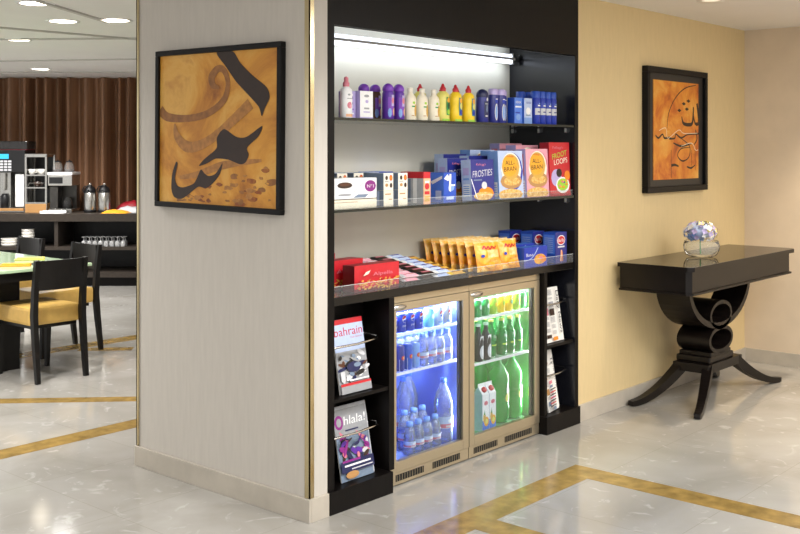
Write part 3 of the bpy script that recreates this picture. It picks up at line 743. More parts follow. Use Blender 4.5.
carton('soap_carton', 'white carton with a lilac side in front of purple capped bottles', 'box', (3.335, 3.098, Z1), .082, .05, .12, {'*': 'white', '-x': 'lilac'}, wht)
def shampoo(x, y, lb, k):
    def pr(p, sf):
        p.rect(sf, -.022, .02, .024, .1, 'violet'); p.ell(sf, .014, .035, .012, .018, 'peach'); p.ell(sf, -.014, .03, .009, .02, 'sky'); p.rect(sf, -.006, .06, .012, .11, 'lilac'); p.ell(sf, .002, .085, .008, .014, 'rose')
    bottle('shampoo_bottle', lb, 'bottle', (x, y, Z1), [('body', body(.027, .128, .93, .8), 'purple' if k else 'brown'), ('cap', dome(.0245, .128, .034), 'violet')], pr, .027)
shampoo(3.497, 3.118, 'purple shampoo bottle with dome cap, next to the white carton', 1)
shampoo(3.569, 3.118, 'purple shampoo bottle with dome cap, next to the cream lotion bottles', 1)
shampoo(3.437, 3.21, 'dome capped purple bottle hidden behind the white carton, towards the lilac carton', 1)
shampoo(3.512, 3.21, 'dark bodied bottle with purple dome cap peeping out behind the white carton', 0)
def creamb(x, lb):
    def pr(p, sf): p.ell(sf, .012, .045, .011, .028, 'gold'); p.rect(sf, -.014, .06, .006, .066, 'green'); p.ell(sf, -.002, .08, .008, .006, 'lime'); p.rect(sf, -.016, .02, .0, .023, 'tan')
    bottle('body_lotion', lb, 'bottle', (x, 3.112, Z1), [('body', [(.03, 0), (.033, .005), (.033, .09), (.029, .108), (.015, .122), (.013, .13)], 'cream'), ('cap', [(.015, .13), (.015, .146), (.012, .149), (.0001, .15)], 'ivory')], pr, .033, sy=.72)
creamb(3.643, 'cream lotion bottle beside the purple shampoo bottles'); creamb(3.727, 'middle cream lotion bottle of the three on the top shelf'); creamb(3.812, 'cream lotion bottle beside the green labelled one')
def wash(x, y, c, lb):
    def pr(p, sf):
        p.rect(sf, -.006, .03, .03, .115, 'green' if c != 'yellow' else 'teal'); p.ell(sf, .012, .1, .014, .014, 'amber'); p.ell(sf, .012, .075, .012, .016, 'dgreen' if c != 'yellow' else 'lemon'); p.ell(sf, .01, .045, .013, .012, 'lime' if c != 'yellow' else 'royal')
        p.rect(sf, -.03, .0, .03, .012, 'lime')
    bottle('shower_gel', lb, 'bottle', (x, y, Z1), [('body', [(.033, 0), (.038, .006), (.038, .045), (.034, .07), (.038, .1), (.035, .13), (.02, .143)], c),
           ('cap', [(.017, .143), (.018, .158), (.012, .164), (.006, .178), (.0001, .18)], 'red')], pr, .039, sy=.72)
G1 = 'shower gels with red caps'
wash(3.888, 3.118, 'lemon', 'green labelled gel bottle with red cap standing beside the cream lotion bottles')
wash(3.985, 3.118, 'yellow', 'yellow gel bottle with red cap next to the green labelled one')
wash(4.087, 3.118, 'yellow', 'yellow gel bottle with red cap beside the navy shampoo bottle')
wash(3.835, 3.215, 'lemon', 'red capped gel bottle hidden behind the cream lotion bottles')
wash(4.015, 3.225, 'yellow', 'red capped gel bottle in the row behind the two yellow ones')
wash(4.13, 3.225, 'green', 'dark green gel bottle just showing between yellow gel and navy bottle')
def navy(p, sf): p.rect(sf, -.016, .025, .018, .105, 'dnavy'); p.ell(sf, .008, .115, .009, .009, 'lgrey'); p.ell(sf, .004, .07, .006, .02, 'slate'); p.rect(sf, -.008, .03, .012, .036, 'lgrey'); p.rect(sf, -.01, .09, .014, .096, 'grey')
bottle('shampoo_bottle', 'round shouldered navy bottle beside the yellow gel', 'bottle', (4.197, 3.115, Z1), [('body', [(.034, 0), (.038, .006), (.038, .105), (.036, .125)], 'navy'), ('cap', dome(.036, .125, .042), 'dnavy')], navy, .038, sy=.7)
def nav2(p, sf): p.ell(sf, -.002, .055, .012, .042, 'lgrey'); p.ell(sf, -.002, .055, .008, .034, 'sky'); p.ell(sf, .0, .11, .012, .012, 'royal'); p.rect(sf, -.008, .118, .01, .122, 'white')
for x, y, lb in ((4.285, 3.112, 'blue bottle with a pale oval beside the round shouldered navy bottle'), (4.347, 3.112, 'blue bottle with a pale oval, second of its pair'), (4.42, 3.155, 'blue bottle with a pale oval behind the light blue carton')):
    bottle('shower_gel', lb, 'bottle', (x, y, Z1), [('body', [(.027, 0), (.03, .005), (.03, .13), (.028, .142)], 'navy'), ('cap', [(.029, .142), (.03, .165), (.024, .172), (.0001, .174)], 'lilac')], nav2, .03, sy=.75)
def ltb(p, sf): p.rect(sf, .1, .62, .9, .68, 'white'); p.rect(sf, .1, .4, .7, .45, 'royal'); p.ell(sf, .5, .25, .3, .12, 'sky'); p.text(sf, 'NIVEA', .5, .82, .09, 'white', .7)
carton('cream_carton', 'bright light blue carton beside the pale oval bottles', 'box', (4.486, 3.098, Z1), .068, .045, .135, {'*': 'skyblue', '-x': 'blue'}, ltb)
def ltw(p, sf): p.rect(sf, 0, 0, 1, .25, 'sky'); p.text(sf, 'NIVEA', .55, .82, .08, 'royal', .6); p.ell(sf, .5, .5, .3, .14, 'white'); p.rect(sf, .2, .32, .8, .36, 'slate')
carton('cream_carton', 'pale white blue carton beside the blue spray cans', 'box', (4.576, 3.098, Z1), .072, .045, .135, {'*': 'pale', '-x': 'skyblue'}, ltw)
def can_pr(p, sf): p.rect(sf, -.026, .05, .03, .085, 'lgrey', 8); p.rect(sf, -.01, .095, .014, .102, 'white'); p.rect(sf, -.004, .106, .01, .112, 'sky'); p.rect(sf, -.012, .062, .012, .068, 'navy')
c0 = None
for x, y, lb in ((4.652, 3.105, 'blue spray can with white band, beside the pale carton'), (4.705, 3.105, 'blue spray can with white band, second from the pale carton'), (4.758, 3.105, 'blue spray can with white band, second from the free end'),
                 (4.811, 3.105, 'blue spray can with white band at the free end of the top shelf row'), (4.64, 3.19, 'blue spray can showing above the pale carton in the back row'), (4.71, 3.19, 'blue spray can of the back row behind the first white banded ones'), (4.78, 3.19, 'blue spray can of the back row nearest the black panel')):
    if c0 is None:
        c0 = bottle('spray_can', lb, 'spray can', (x, y, Z1), [('body', [(.024, 0), (.026, .003), (.026, .135), (.023, .14)], 'royal'), ('cap', [(.0245, .14), (.0245, .172), (.022, .175), (.0001, .176)], 'blue')], can_pr, .026, group='blue spray cans')
    else: dup(c0, (x, y, Z1), lb)

# ------------------------------------------------------------------ middle glass shelf: coffee, biscuits and cereal
def lower(p, sf): p.rect(sf, .1, .62, .6, .72, 'tan'); p.rect(sf, 0, .93, 1, 1, 'coffee')
def cup(p, sf, s=1):
    pass
def coffee_front(p, sf):
    p.ell(sf, .33, .6, .2, .2, 'white'); p.ell(sf, .33, .66, .155, .15, 'coffee'); p.ell(sf, .33, .7, .11, .07, 'brown'); p.poly(sf, [(.2, .5), (.46, .5), (.4, .22), (.27, .22)], 'white'); p.ell(sf, .33, .2, .14, .05, 'grey')
    p.ell(sf, .86, .6, .12, .28, 'magenta'); p.text(sf, 'N°1', .86, .6, .16, 'white', .14)
    p.poly(sf, [(.5, .05), (.75, .05), (.82, .2), (.6, .2)], 'slate'); p.stroke(sf, [(.5, .3), (.6, .5), (.7, .75)], .01, 'grey')
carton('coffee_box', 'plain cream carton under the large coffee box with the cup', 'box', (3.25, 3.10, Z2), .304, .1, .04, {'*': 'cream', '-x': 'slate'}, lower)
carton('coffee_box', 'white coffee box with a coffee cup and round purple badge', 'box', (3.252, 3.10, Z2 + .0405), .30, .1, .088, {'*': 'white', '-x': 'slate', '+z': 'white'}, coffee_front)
def nes(p, sf):
    p.ell(sf, .3, .72, .14, .13, 'coffee'); p.ell(sf, .75, .72, .17, .17, 'red'); p.ell(sf, .75, .72, .12, .12, 'orange'); p.ell(sf, .75, .28, .14, .14, 'coffee'); p.ell(sf, .3, .3, .16, .1, 'tan'); p.rect(sf, .1, .48, .5, .53, 'grey')
def nlow(p, sf): p.rect(sf, .15, .72, .75, .8, 'tan'); p.rect(sf, .1, .1, .9, .16, 'ivory'); p.rect(sf, .5, .4, .85, .46, 'tan')
sb0 = lo0 = None
rows = [(3.48, 3.10, 'beside the big coffee box'), (3.578, 3.10, 'beside the red lidded pack'), (3.43, 3.235, 'of the second row, above the purple badge'), (3.325, 3.235, 'of the second row, above the pictured cup'), (3.535, 3.235, 'of the second row, behind the front pair'), (3.33, 3.36, 'of the rear row, near the side panel'), (3.43, 3.36, 'of the rear row, farther along')]
for x, y, wh in rows:
    la, lb_ = 'plain cream lower sachet box ' + wh, 'dotted white sachet box ' + wh
    if sb0 is None:
        lo0 = carton('sachet_box', la, 'box', (x, y, Z2), .064, .1, .07, {'*': 'cream', '-x': 'slate'}, nlow, lambda p, sf: p.rect(sf, .6, .05, .75, .95, 'pale'), group='cream sachet boxes of the lower layer')
        sb0 = carton('sachet_box', lb_, 'box', (x, y, Z2 + .0705), .064, .1, .076, {'*': 'ivory', '-x': 'slate', '+z': 'pale'}, nes, group='white sachet boxes of the upper layer')
    else: dup(lo0, (x, y, Z2), la); dup(sb0, (x, y, Z2 + .0705), lb_)
def redlid_side(p, sf):
    p.rect(sf, 0, 0, 1, .8, 'silver'); p.rect(sf, .55, .02, .72, .8, 'white'); p.rect(sf, .05, .05, .2, .78, 'red'); p.rect(sf, .3, .05, .45, .78, 'slate'); p.rect(sf, .05, .4, .2, .5, 'white')
def redlid_front(p, sf): p.rect(sf, 0, 0, 1, .8, 'peach'); p.ell(sf, .5, .55, .34, .1, 'red'); p.rect(sf, .15, .3, .85, .4, 'red'); p.rect(sf, .15, .08, .85, .24, 'gold'); p.rect(sf, .2, .66, .8, .72, 'white')
carton('wafer_pack', 'silver and orange pack with a bright red lid', 'box', (3.73, 3.085, Z2), .05, .14, .148, 'red', redlid_front, redlid_side)
def bl(p, sf): p.poly(sf, [(0, .8), (.3, .95), (.5, .8), (.35, .72)], 'white'); p.ell(sf, .6, .5, .25, .12, 'sky'); p.poly(sf, [(.45, .95), (.6, .95), (.55, .35), (.4, .4)], 'white'); p.rect(sf, .2, .1, .8, .2, 'pale'); p.rect(sf, .5, .55, .9, .6, 'white')
def bls(p, sf): p.rect(sf, .5, .1, .85, .4, 'pale'); p.poly(sf, [(.2, .7), (.9, .9), (.9, .8), (.3, .6)], 'white'); p.rect(sf, .1, .1, .35, .5, 'skyblue')
carton('biscuit_pack', 'blue biscuit pack with a white swoosh between red lid and cereal', 'box', (3.91, 3.092, Z2), .094, .1, .142, {'*': 'blue', '-x': 'skyblue', '+z': 'royal'}, bl, bls)
carton('biscuit_pack', 'blue biscuit pack of the second row behind the white swoosh one', 'box', (3.915, 3.215, Z2), .1, .1, .14, {'*': 'royal', '-x': 'skyblue', '+z': 'royal'}, bl)
carton('biscuit_pack', 'blue biscuit pack showing above the red lidded pack', 'box', (3.785, 3.245, Z2), .105, .1, .14, {'*': 'royal', '-x': 'blue', '+z': 'royal'}, bl)
carton('biscuit_pack', 'blue flat topped pack behind the dotted sachet boxes', 'box', (3.74, 3.365, Z2), .14, .1, .145, {'*': 'royal', '-x': 'blue', '+z': 'skyblue'}, bl)
def frost(p, sf):
    p.rect(sf, 0, 0, 1, 1, 'navy'); p.text(sf, "Kellogg's", .45, .87, .07, 'rose', .42, shear=.2)
    p.text(sf, 'FROSTIES', .5, .66, .16, 'lgrey', .86, rot=.06, shear=.2); p.ell(sf, .62, .16, .34, .16, 'orange'); p.ell(sf, .5, .1, .42, .1, 'flakes')
    p.stroke(sf, [(0, .52), (.1, .3), (.22, .05)], .03, 'white'); p.ell(sf, .55, .36, .12, .09, 'lgrey'); p.rect(sf, .1, .48, .45, .51, 'slate')
def fside(p, sf):
    p.rect(sf, .15, .1, .85, .4, 'white'); p.rect(sf, .2, .5, .8, .55, 'sky'); p.rect(sf, .2, .62, .8, .8, 'lilac')
    for i in range(5): p.rect(sf, .2, .14 + i * .05, .8, .16 + i * .05, 'sky')
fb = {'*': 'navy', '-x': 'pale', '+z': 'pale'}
carton('cereal_box', 'navy frosted flakes cereal box in the front row', 'cereal box', (4.165, 3.083, Z2), .188, .06, .2, fb, frost, fside, tilt=R(3))
carton('cereal_box', 'navy cereal box half hidden beside the front navy one', 'cereal box', (4.105, 3.20, Z2), .16, .06, .208, fb, frost, fside)
carton('cereal_box', 'navy cereal box with pale top, second row behind the front navy one', 'cereal box', (4.275, 3.195, Z2), .165, .06, .22, fb, frost, fside)
carton('cereal_box', 'navy cereal box with pale top in the rear row of the cereal shelf', 'cereal box', (4.24, 3.32, Z2), .19, .06, .228, fb, frost, fside)
def bran(main, swirl):
    def f(p, sf):
        p.rect(sf, 0, 0, 1, 1, main); p.ell(sf, .56, .56, .44, .4, swirl); p.ell(sf, .52, .6, .41, .36, 'ivory'); p.ell(sf, .5, .36, .44, .16, 'tan'); p.ell(sf, .52, .36, .34, .09, 'flakes')
        p.ell(sf, .5, .66, .36, .27, 'gold'); p.ell(sf, .46, .68, .3, .22, 'amber')
        p.text(sf, 'ALL-', .47, .75, .09, 'black', .38); p.text(sf, 'BRAN', .47, .62, .09, 'black', .5, rot=.05); p.text(sf, "Kellogg's", .5, .88, .04, 'red', .3)
        p.ell(sf, .45, .08, .5, .12, 'flakes', a0=-.6, a1=1)
    return f
def bside(c):
    def f(p, sf):
        p.rect(sf, .15, .05, .85, .35, 'white'); p.rect(sf, .2, .45, .8, .9, c)
        for i in range(5): p.rect(sf, .2, .08 + i * .05, .8, .1 + i * .05, c)
    return f
def btop(c): return lambda p, sf: (p.rect(sf, .1, .2, .3, .8, c), p.rect(sf, .6, .2, .85, .8, c))
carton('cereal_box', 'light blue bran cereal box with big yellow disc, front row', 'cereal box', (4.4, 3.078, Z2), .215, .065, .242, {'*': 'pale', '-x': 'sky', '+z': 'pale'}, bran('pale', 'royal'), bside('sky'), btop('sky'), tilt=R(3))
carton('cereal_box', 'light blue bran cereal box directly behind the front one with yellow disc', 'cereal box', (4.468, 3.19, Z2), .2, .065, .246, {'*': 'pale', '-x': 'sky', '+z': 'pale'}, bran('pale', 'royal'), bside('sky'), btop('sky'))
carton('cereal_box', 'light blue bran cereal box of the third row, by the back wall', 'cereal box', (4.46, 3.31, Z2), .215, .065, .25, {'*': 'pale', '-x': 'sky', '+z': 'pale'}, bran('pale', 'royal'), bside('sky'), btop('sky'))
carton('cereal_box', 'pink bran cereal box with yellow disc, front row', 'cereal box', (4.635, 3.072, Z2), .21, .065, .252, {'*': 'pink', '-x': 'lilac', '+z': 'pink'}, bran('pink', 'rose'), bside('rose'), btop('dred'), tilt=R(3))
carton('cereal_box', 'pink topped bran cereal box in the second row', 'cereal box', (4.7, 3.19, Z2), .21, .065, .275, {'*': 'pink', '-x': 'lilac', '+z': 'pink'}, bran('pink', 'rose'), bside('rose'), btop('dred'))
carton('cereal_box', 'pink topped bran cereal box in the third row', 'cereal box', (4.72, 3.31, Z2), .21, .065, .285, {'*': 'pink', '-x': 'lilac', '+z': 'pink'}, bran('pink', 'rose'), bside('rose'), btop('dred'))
def loops(p, sf):
    p.rect(sf, 0, 0, 1, 1, 'red'); p.text(sf, "Kellogg's", .42, .9, .06, 'rose', .5, shear=.2)
    p.text(sf, 'FROOT', .5, .77, .1, 'lime', .72, rot=.12); p.text(sf, 'LOOPS', .55, .65, .1, 'ivory', .66, rot=.08)
    p.ell(sf, .32, .34, .26, .16, 'lilac'); p.ell(sf, .62, .2, .34, .15, 'white'); p.ell(sf, .62, .21, .28, .115, 'lime'); p.ell(sf, .45, .43, .14, .08, 'black'); p.ell(sf, .85, .38, .14, .09, 'orange')
    rn = random.Random(2)
    for i in range(10): p.ell(sf, rn.uniform(.42, .82), rn.uniform(.14, .28), .05, .02, rn.choice(['amber', 'rose', 'lime', 'orange', 'purple', 'lemon']))
    p.rect(sf, 0, 0, 1, .05, 'dred')
carton('cereal_box', 'bright red cereal box at the black panel end of the shelf', 'cereal box', (4.838, 3.066, Z2), .2, .06, .288, {'*': 'red', '-x': 'dred', '+z': 'rose'}, loops, tilt=R(2))

# ------------------------------------------------------------------ counter: red boxes, bars, crisps, pasta
def redb(p, sf):
    p.rect(sf, 0, 0, 1, 1, 'red'); p.rect(sf, 0, 0, 1, .1, 'maroon')
    rn = random.Random(6)
    for i in range(70): p.ell(sf, rn.uniform(.03, .97), rn.uniform(.05, .42), rn.uniform(.012, .03), rn.uniform(.03, .06), rn.choice(['biscuit', 'gold', 'tan', 'flake', 'flake', 'dred', 'biscuit']), rn.uniform(-1, 1))
    p.poly(sf, [(.14, .6), (.2, .74), (.3, .8), (.25, .66)], 'cream'); p.text(sf, 'Alpella', .58, .62, .18, 'rose', .44)
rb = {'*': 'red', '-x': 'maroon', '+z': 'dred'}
carton('wafer_box', 'wide red wafer box at the front of the counter', 'box', (3.405, 3.10, Z3), .29, .07, .112, rb, redb)
carton('wafer_box', 'wide red wafer box, second of three standing one behind another', 'box', (3.29, 3.21, Z3), .28, .07, .128, rb, redb)
carton('wafer_box', 'wide red wafer box, rearmost of three on the counter', 'box', (3.24, 3.325, Z3), .26, .07, .146, rb, redb)
rs = thing('display_riser', 'sloping dark tray holding the wrapped snack bars', 'tray', (3.563, 3.075, Z3))
mr = MB(); mr.add([(0, 0, 0), (.466, 0, 0), (.466, .36, 0), (0, .36, 0), (0, 0, .008), (.466, 0, .008), (.466, .36, .07), (0, .36, .07)], [(3, 2, 1, 0), (4, 5, 6, 7), (0, 1, 5, 4), (1, 2, 6, 5), (2, 3, 7, 6), (3, 0, 4, 7)], 'black_wood'); mr.build('sloped_base', rs)
bx(0, -.004, 0, .466, -.0005, .02, 'black_wood').build('front_edge', rs)
SLOPE = math.atan2(.062, .36)
def bar(name, label, cols, w, h, t, loc, group, first=None, seed=1):
    """wrapped bar lying on the counter: pillow body with crimped ends"""
    if first: return dup(first, loc, label)
    o = thing(name, label, 'snack bar', loc, 0, group)
    rn = random.Random(seed); m = MB(); nx, ny = 14, 8; vs = []; fs = []; ms = []
    for sgn in (1, -1):
        base = len(vs)
        for i in range(nx + 1):
            for j in range(ny + 1):
                u = i / nx; v = j / ny; e = min(1, max(0, min(u, 1 - u) - .08) / .08); e = e ** .5
                y = (v - .5) * h * (1 if e > 0 else 1.06); zz = t / 2 * e * math.sqrt(max(0, 1 - (2 * v - 1) ** 2)) + rn.uniform(-.0004, .0004)
                vs.append(((u - .5) * w, y, t / 2 + (zz if sgn > 0 else -zz * .98)))
        for i in range(nx):
            for j in range(ny):
                a = base + i * (ny + 1) + j; f = (a, a + ny + 1, a + ny + 2, a + 1); fs.append(f if sgn > 0 else f[::-1])
                ms.append(cols[0] if 2 <= i < nx - 2 else cols[1])
    m.add(vs, fs, ms, True); m.build('wrapper', o)
    p = MB(); sf = lambda u, v, k: (u * w, v * h, t / 2 + (t / 2) * math.sqrt(max(0, 1 - (2 * v) ** 2)) + .0006 + .0003 * k)
    for i in range(5): p.add([sf(-.26 + .52 * q / 8, -.26 + .1 * i + d, 0) for q in range(9) for d in (0, .1)], [(2 * q, 2 * q + 2, 2 * q + 3, 2 * q + 1) for q in range(8)], cols[2] if i in (1, 2, 3) else cols[3])
    p.build('wrapper_print', o)
    return o
kinds = [('pink and white wrapped bar', ['pink', 'lgrey', 'rose', 'white'], 3.622, .105), ('red and black wrapped bar', ['dbrown', 'black', 'rose', 'brown'], 3.737, .105), ('white bar with blue letters', ['pale', 'white', 'royal', 'white'], 3.85, .105), ('yellow wrapped bar', ['gold', 'yellow', 'brown', 'amber'], 3.965, .105)]
ordn = ['front', 'second', 'third', 'fourth', 'fifth', 'sixth', 'rear']
for ki, (nm, cl, x, w) in enumerate(kinds):
    f0 = None
    for j in range(7):
        n_up = 1 if ki == 3 else 2
        for q in range(n_up):
            lay = ('lower layer' if q == 0 else 'upper layer') if n_up == 2 else 'its single layer'
            lb = f'{nm}, {ordn[j]} one of its row, {lay}'
            sh = 0
            yy = .03 + j * .0475; loc = (x + random.uniform(-.002, .002), 3.075 + yy, Z3 + .0095 + yy * .062 / .36 + q * .0178)
            r = bar('snack_bar', lb, cl, w + .008, .046, .017, loc, nm + 's on the counter', f0, ki)
            f0 = f0 or r
            r.rotation_euler = (SLOPE, 0, random.uniform(-.07, .07))

def bag(label, loc, w, h, t, group, first=None, seed=1, lean=R(12), rotz=0):
    if first:
        r = dup(first, loc, label); r.rotation_euler = (-lean, 0, rotz); return r
    o = thing('crisp_bag', label, 'crisps', loc, rotz, group); o.rotation_euler = (-lean, 0, rotz)
    rn = random.Random(seed); nx, nz = 12, 16; vs = []; fs = []; ms = []
    def wob(u, v): return .004 * noise.noise(Vector((u * 5 + seed * 7, v * 6, seed)))
    for sgn in (-1, 1):
        base = len(vs)
        for i in range(nx + 1):
            for j in range(nz + 1):
                u = i / nx; v = j / nz; a = max(0, 1 - (2 * u - 1) ** 2) ** .6; b_ = max(0, 1 - (2 * v - 1) ** 4) if .06 < v < .94 else 0
                x = (u - .5) * w * (1 - .06 * b_); y = t / 2 * a * b_ + wob(u, v) * b_
                vs.append((x, t / 2 + sgn * y, v * h))
        for i in range(nx):
            for j in range(nz):
                p0 = base + i * (nz + 1) + j; f = (p0, p0 + nz + 1, p0 + nz + 2, p0 + 1); fs.append(f if sgn < 0 else f[::-1])
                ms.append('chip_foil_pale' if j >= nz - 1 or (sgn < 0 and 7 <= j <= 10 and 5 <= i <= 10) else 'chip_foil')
    m = MB(); m.add(vs, fs, ms, True); m.build('bag', o)
    def sf(u, v, k):
        a = max(0, 1 - (2 * u - 1) ** 2) ** .6; b_ = max(0, 1 - (2 * v - 1) ** 4)
        return ((u - .5) * w * .94, t / 2 - t / 2 * a * b_ - .0045 - .0004 * k, v * h)
    p = MB()
    p.stroke(sf, [(.22, .72), (.3, .82), (.36, .72), (.46, .8), (.52, .7), (.62, .8), (.7, .73), (.8, .8)], .045, 'red')
    p.ell(sf, .62, .26, .24, .13, 'biscuit'); p.ell(sf, .45, .2, .2, .1, 'amber'); p.ell(sf, .2, .5, .07, .05, 'royal')
    p.build('bag_print', o)
    return o
b0 = None
for j in range(7):
    lb = f'orange crisp bag, {ordn[j] if j < 6 else "last"} in the long leaning line beside the snack bars'
    r = bag(lb, (4.232 - j * .003, 3.078 + j * .051, Z3 + .011), .18, .152, .036, 'orange crisp bags on the counter', None, 3 + j, R(12), -.15 + random.uniform(-.02, .02))
for j in range(6):
    lb = f'orange crisp bag, {ordn[j] if j < 5 else "last"} in the short line beside the blue boxes'
    bag(lb, (4.412 - j * .003, 3.078 + j * .051, Z3 + .011), .145, .152, .036, 'orange crisp bags on the counter', None, 20 + j, R(12), -.1 + random.uniform(-.015, .015))
def cookie(p, sf):
    p.rect(sf, 0, 0, 1, 1, 'royal'); p.stroke(sf, [(0, .35), (.25, .4), (.45, .62), (.6, .95)], .03, 'pale'); p.ell(sf, .68, .36, .26, .26, 'biscuit'); p.ell(sf, .58, .3, .14, .16, 'amber'); p.ell(sf, .84, .34, .12, .16, 'orange'); p.ell(sf, .72, .42, .08, .08, 'rose')
    p.text(sf, 'Bon-t', .24, .62, .16, 'white', .3)
carton('biscuit_box', 'blue biscuit box with cookies pictured, front of the counter', 'box', (4.612, 3.075, Z3), .215, .06, .104, {'*': 'royal', '-x': 'blue', '+z': 'skyblue'}, cookie)
carton('biscuit_box', 'blue biscuit box right behind the cookie pictured one', 'box', (4.615, 3.155, Z3), .2, .06, .112, {'*': 'royal', '-x': 'blue', '+z': 'skyblue'}, cookie)
carton('biscuit_box', 'plain dark blue box lying behind the short line of crisp bags', 'box', (4.59, 3.385, Z3), .25, .085, .125, {'*': 'navy', '-x': 'royal', '+z': 'royal'}, None)
def pasta(p, sf):
    p.rect(sf, 0, 0, 1, 1, 'navy'); p.ell(sf, .5, .74, .36, .16, 'white'); p.ell(sf, .5, .74, .32, .135, 'red'); p.text(sf, 'Barilla', .5, .74, .11, 'white', .5)
    p.rect(sf, .2, .5, .8, .55, 'lgrey'); p.stroke(sf, [(.45, .05), (.5, .25), (.52, .42)], .12, 'peach'); p.stroke(sf, [(.62, .05), (.6, .2), (.58, .36)], .06, 'orange')
def pside(p, sf):
    p.rect(sf, .06, .3, .94, .92, 'skyblue')
    for i in range(8): p.rect(sf, .15, .35 + i * .065, .8, .365 + i * .065, 'pale')
pb = {'*': 'navy', '-x': 'blue', '+z': 'blue', '+x': 'gold'}
p0 = carton('pasta_box', 'blue pasta box with red oval at the panel end, front one', 'box', (4.862, 3.078, Z3), .112, .08, .165, pb, pasta, pside, group='blue pasta boxes with red ovals')
dup(p0, (4.835, 3.205, Z3), 'blue pasta box with red oval, middle one of three'); dup(p0, (4.80, 3.33, Z3), 'blue pasta box with red oval, rearmost of three')

# ------------------------------------------------------------------ fridge contents
def pepsi(p, sf):
    p.ell(sf, .004, .062, .017, .017, 'white'); p.ell(sf, .004, .062, .016, .016, 'red', .3, .15, 1); p.ell(sf, .004, .062, .016, .016, 'royal', .3, -1, -.15); p.text(sf, 'pepsi', .004, .03, .012, 'lgrey', .03)
def diet(p, sf): p.ell(sf, .004, .055, .017, .017, 'white'); p.ell(sf, .004, .055, .016, .016, 'red', .3, .15, 1); p.ell(sf, .004, .055, .016, .016, 'royal', .3, -1, -.15); p.rect(sf, -.02, .012, .02, .02, 'sky')
def swirl(c): return lambda p, sf: (p.poly(sf, [(-.02, .02), (.024, .05), (.024, .07), (-.02, .045)], c), p.ell(sf, .004, .05, .012, .012, c))
CAN = lambda c: [('can_body', [(.021, 0), (.027, .006), (.027, .074), (.022, .083)], c), ('can_lid', [(.0222, .0826), (.022, .0855), (.019, .0845), (.0001, .0842)], 'steel')]
ZA, ZB, ZC, ZBG = .6645, .4875, .0885, .4415
def cans(xs, y, z, mats, prs, labels, grp):
    for x, c, pr, lb in zip(xs, mats, prs, labels): bottle('soda_can', lb, 'can', (x, y, z), CAN(c), pr, .027, grp)
cans((3.572, 3.633, 3.694, 3.757, 3.838, 3.905, 3.97), 3.165, ZA, ('royal', 'royal', 'royal', 'royal', 'cyan', 'pale', 'silver'), (pepsi, pepsi, pepsi, pepsi, swirl('white'), diet, diet),
     ('blue soda can half hidden by the door edge on the top shelf', 'blue soda can with red and white disc, second in the top fridge shelf', 'blue soda can with red and white disc, third in the top fridge shelf', 'blue soda can beside the turquoise can',
      'pale turquoise soda can in the blue lit fridge', 'pale blue diet soda can beside the turquoise one', 'silver diet soda can next to the door seal'), 'soda cans in the blue lit fridge')
def bull(p, sf): p.poly(sf, [(-.02, .0), (.02, .0), (.0, .05), (-.02, .055)], 'silver'); p.ell(sf, .002, .06, .012, .01, 'red'); p.ell(sf, .004, .06, .006, .006, 'gold')
for x, c, lb in ((3.628, 'navy', 'slim dark energy drink can beside the door frame edge'), (3.684, 'blue', 'slim blue silver energy drink can, middle of three'), (3.737, 'sky', 'slim blue silver energy drink can beside the small water bottles')):
    bottle('energy_drink_can', lb, 'can', (x, 3.165, ZB), [('can_body', [(.019, 0), (.0235, .006), (.0235, .108), (.019, .117)], c), ('can_lid', [(.0192, .1168), (.019, .1195), (.0001, .1185)], 'steel')], bull, .0235, 'slim cans in the blue lit fridge')
wb = {}
def water(kind, loc, label, grp):
    if kind in wb: return dup(wb[kind], loc, label)
    r, h = dict(small=(.0285, .152), half=(.031, .185), big=(.048, .31))[kind]
    o = thing('water_bottle', label, 'water bottle', loc, 0, grp)
    c = h - .02; nk = .012
    pr = [(r * .85, 0), (r, .006), (r * .95, h * .1), (r, h * .13), (r * .94, h * .2), (r, h * .24), (r, h * .45), (r * .9, h * .48), (r, h * .52), (r * .96, h * .64), (r * .7, h * .78), (nk * 1.15, c - .006), (nk, c)]
    MB().lathe(pr, 'water_plastic', 20).build('bottle', o)
    MB().lathe([(.0001, .003)] + [(q * .93, z + .002) for q, z in pr[1:-3]] + [(.0001, h * .72)], 'water', 16, cap=False).build('water', o)
    MB().lathe([(nk * 1.3, c - .002), (nk * 1.35, c + .004), (nk * 1.3, c + .018), (.0001, c + .019)], 'sky' if kind != 'big' else 'skyblue', 16).build('cap', o)
    p = MB(); sf = wrap(r); p.rect(sf, -r * 2.2, h * .24, r * 2.2, h * .42, 'pale', 14); p.rect(sf, -r * 2.2, h * .25, r * 2.2, h * .31, 'rose', 14); p.ell(sf, .004, h * .355, r * .5, h * .035, 'white'); p.rect(sf, -r * .6, h * .262, r * .6, h * .29, 'lgrey'); p.build('label', o)
    wb[kind] = o; return o
GW = 'water bottles in the blue lit fridge'
for i, x in enumerate((3.795, 3.856, 3.917, 3.978)):
    water('small', (x, 3.165, ZB), f'small water bottle on the middle fridge shelf, {["first", "second", "third", "fourth"][i]} after the slim cans', GW)
for i, x in enumerate((3.66, 3.725, 3.79, 3.855, 3.92, 3.98)):
    water('small', (x, 3.245, ZB), f'small water bottle in the back row of the middle fridge shelf, {["first", "second", "third", "fourth", "fifth", "sixth"][i]} along', GW)
for i, (x, y) in enumerate(((3.70, 3.165), (3.762, 3.165), (3.824, 3.165), (3.886, 3.165))):
    water('small', (x, y, ZC), f'small water bottle of the front row on the fridge floor, {["first", "second", "third", "fourth"][i]} of four', GW)
for i, x in enumerate((3.745, 3.812, 3.878)):
    water('half', (x, 3.236, ZC), f'medium water bottle in the second row on the fridge floor, {["first", "second", "third"][i]} of three', GW)
water('big', (3.966, 3.178, ZC), 'large water bottle standing beside the front row of small ones', GW)
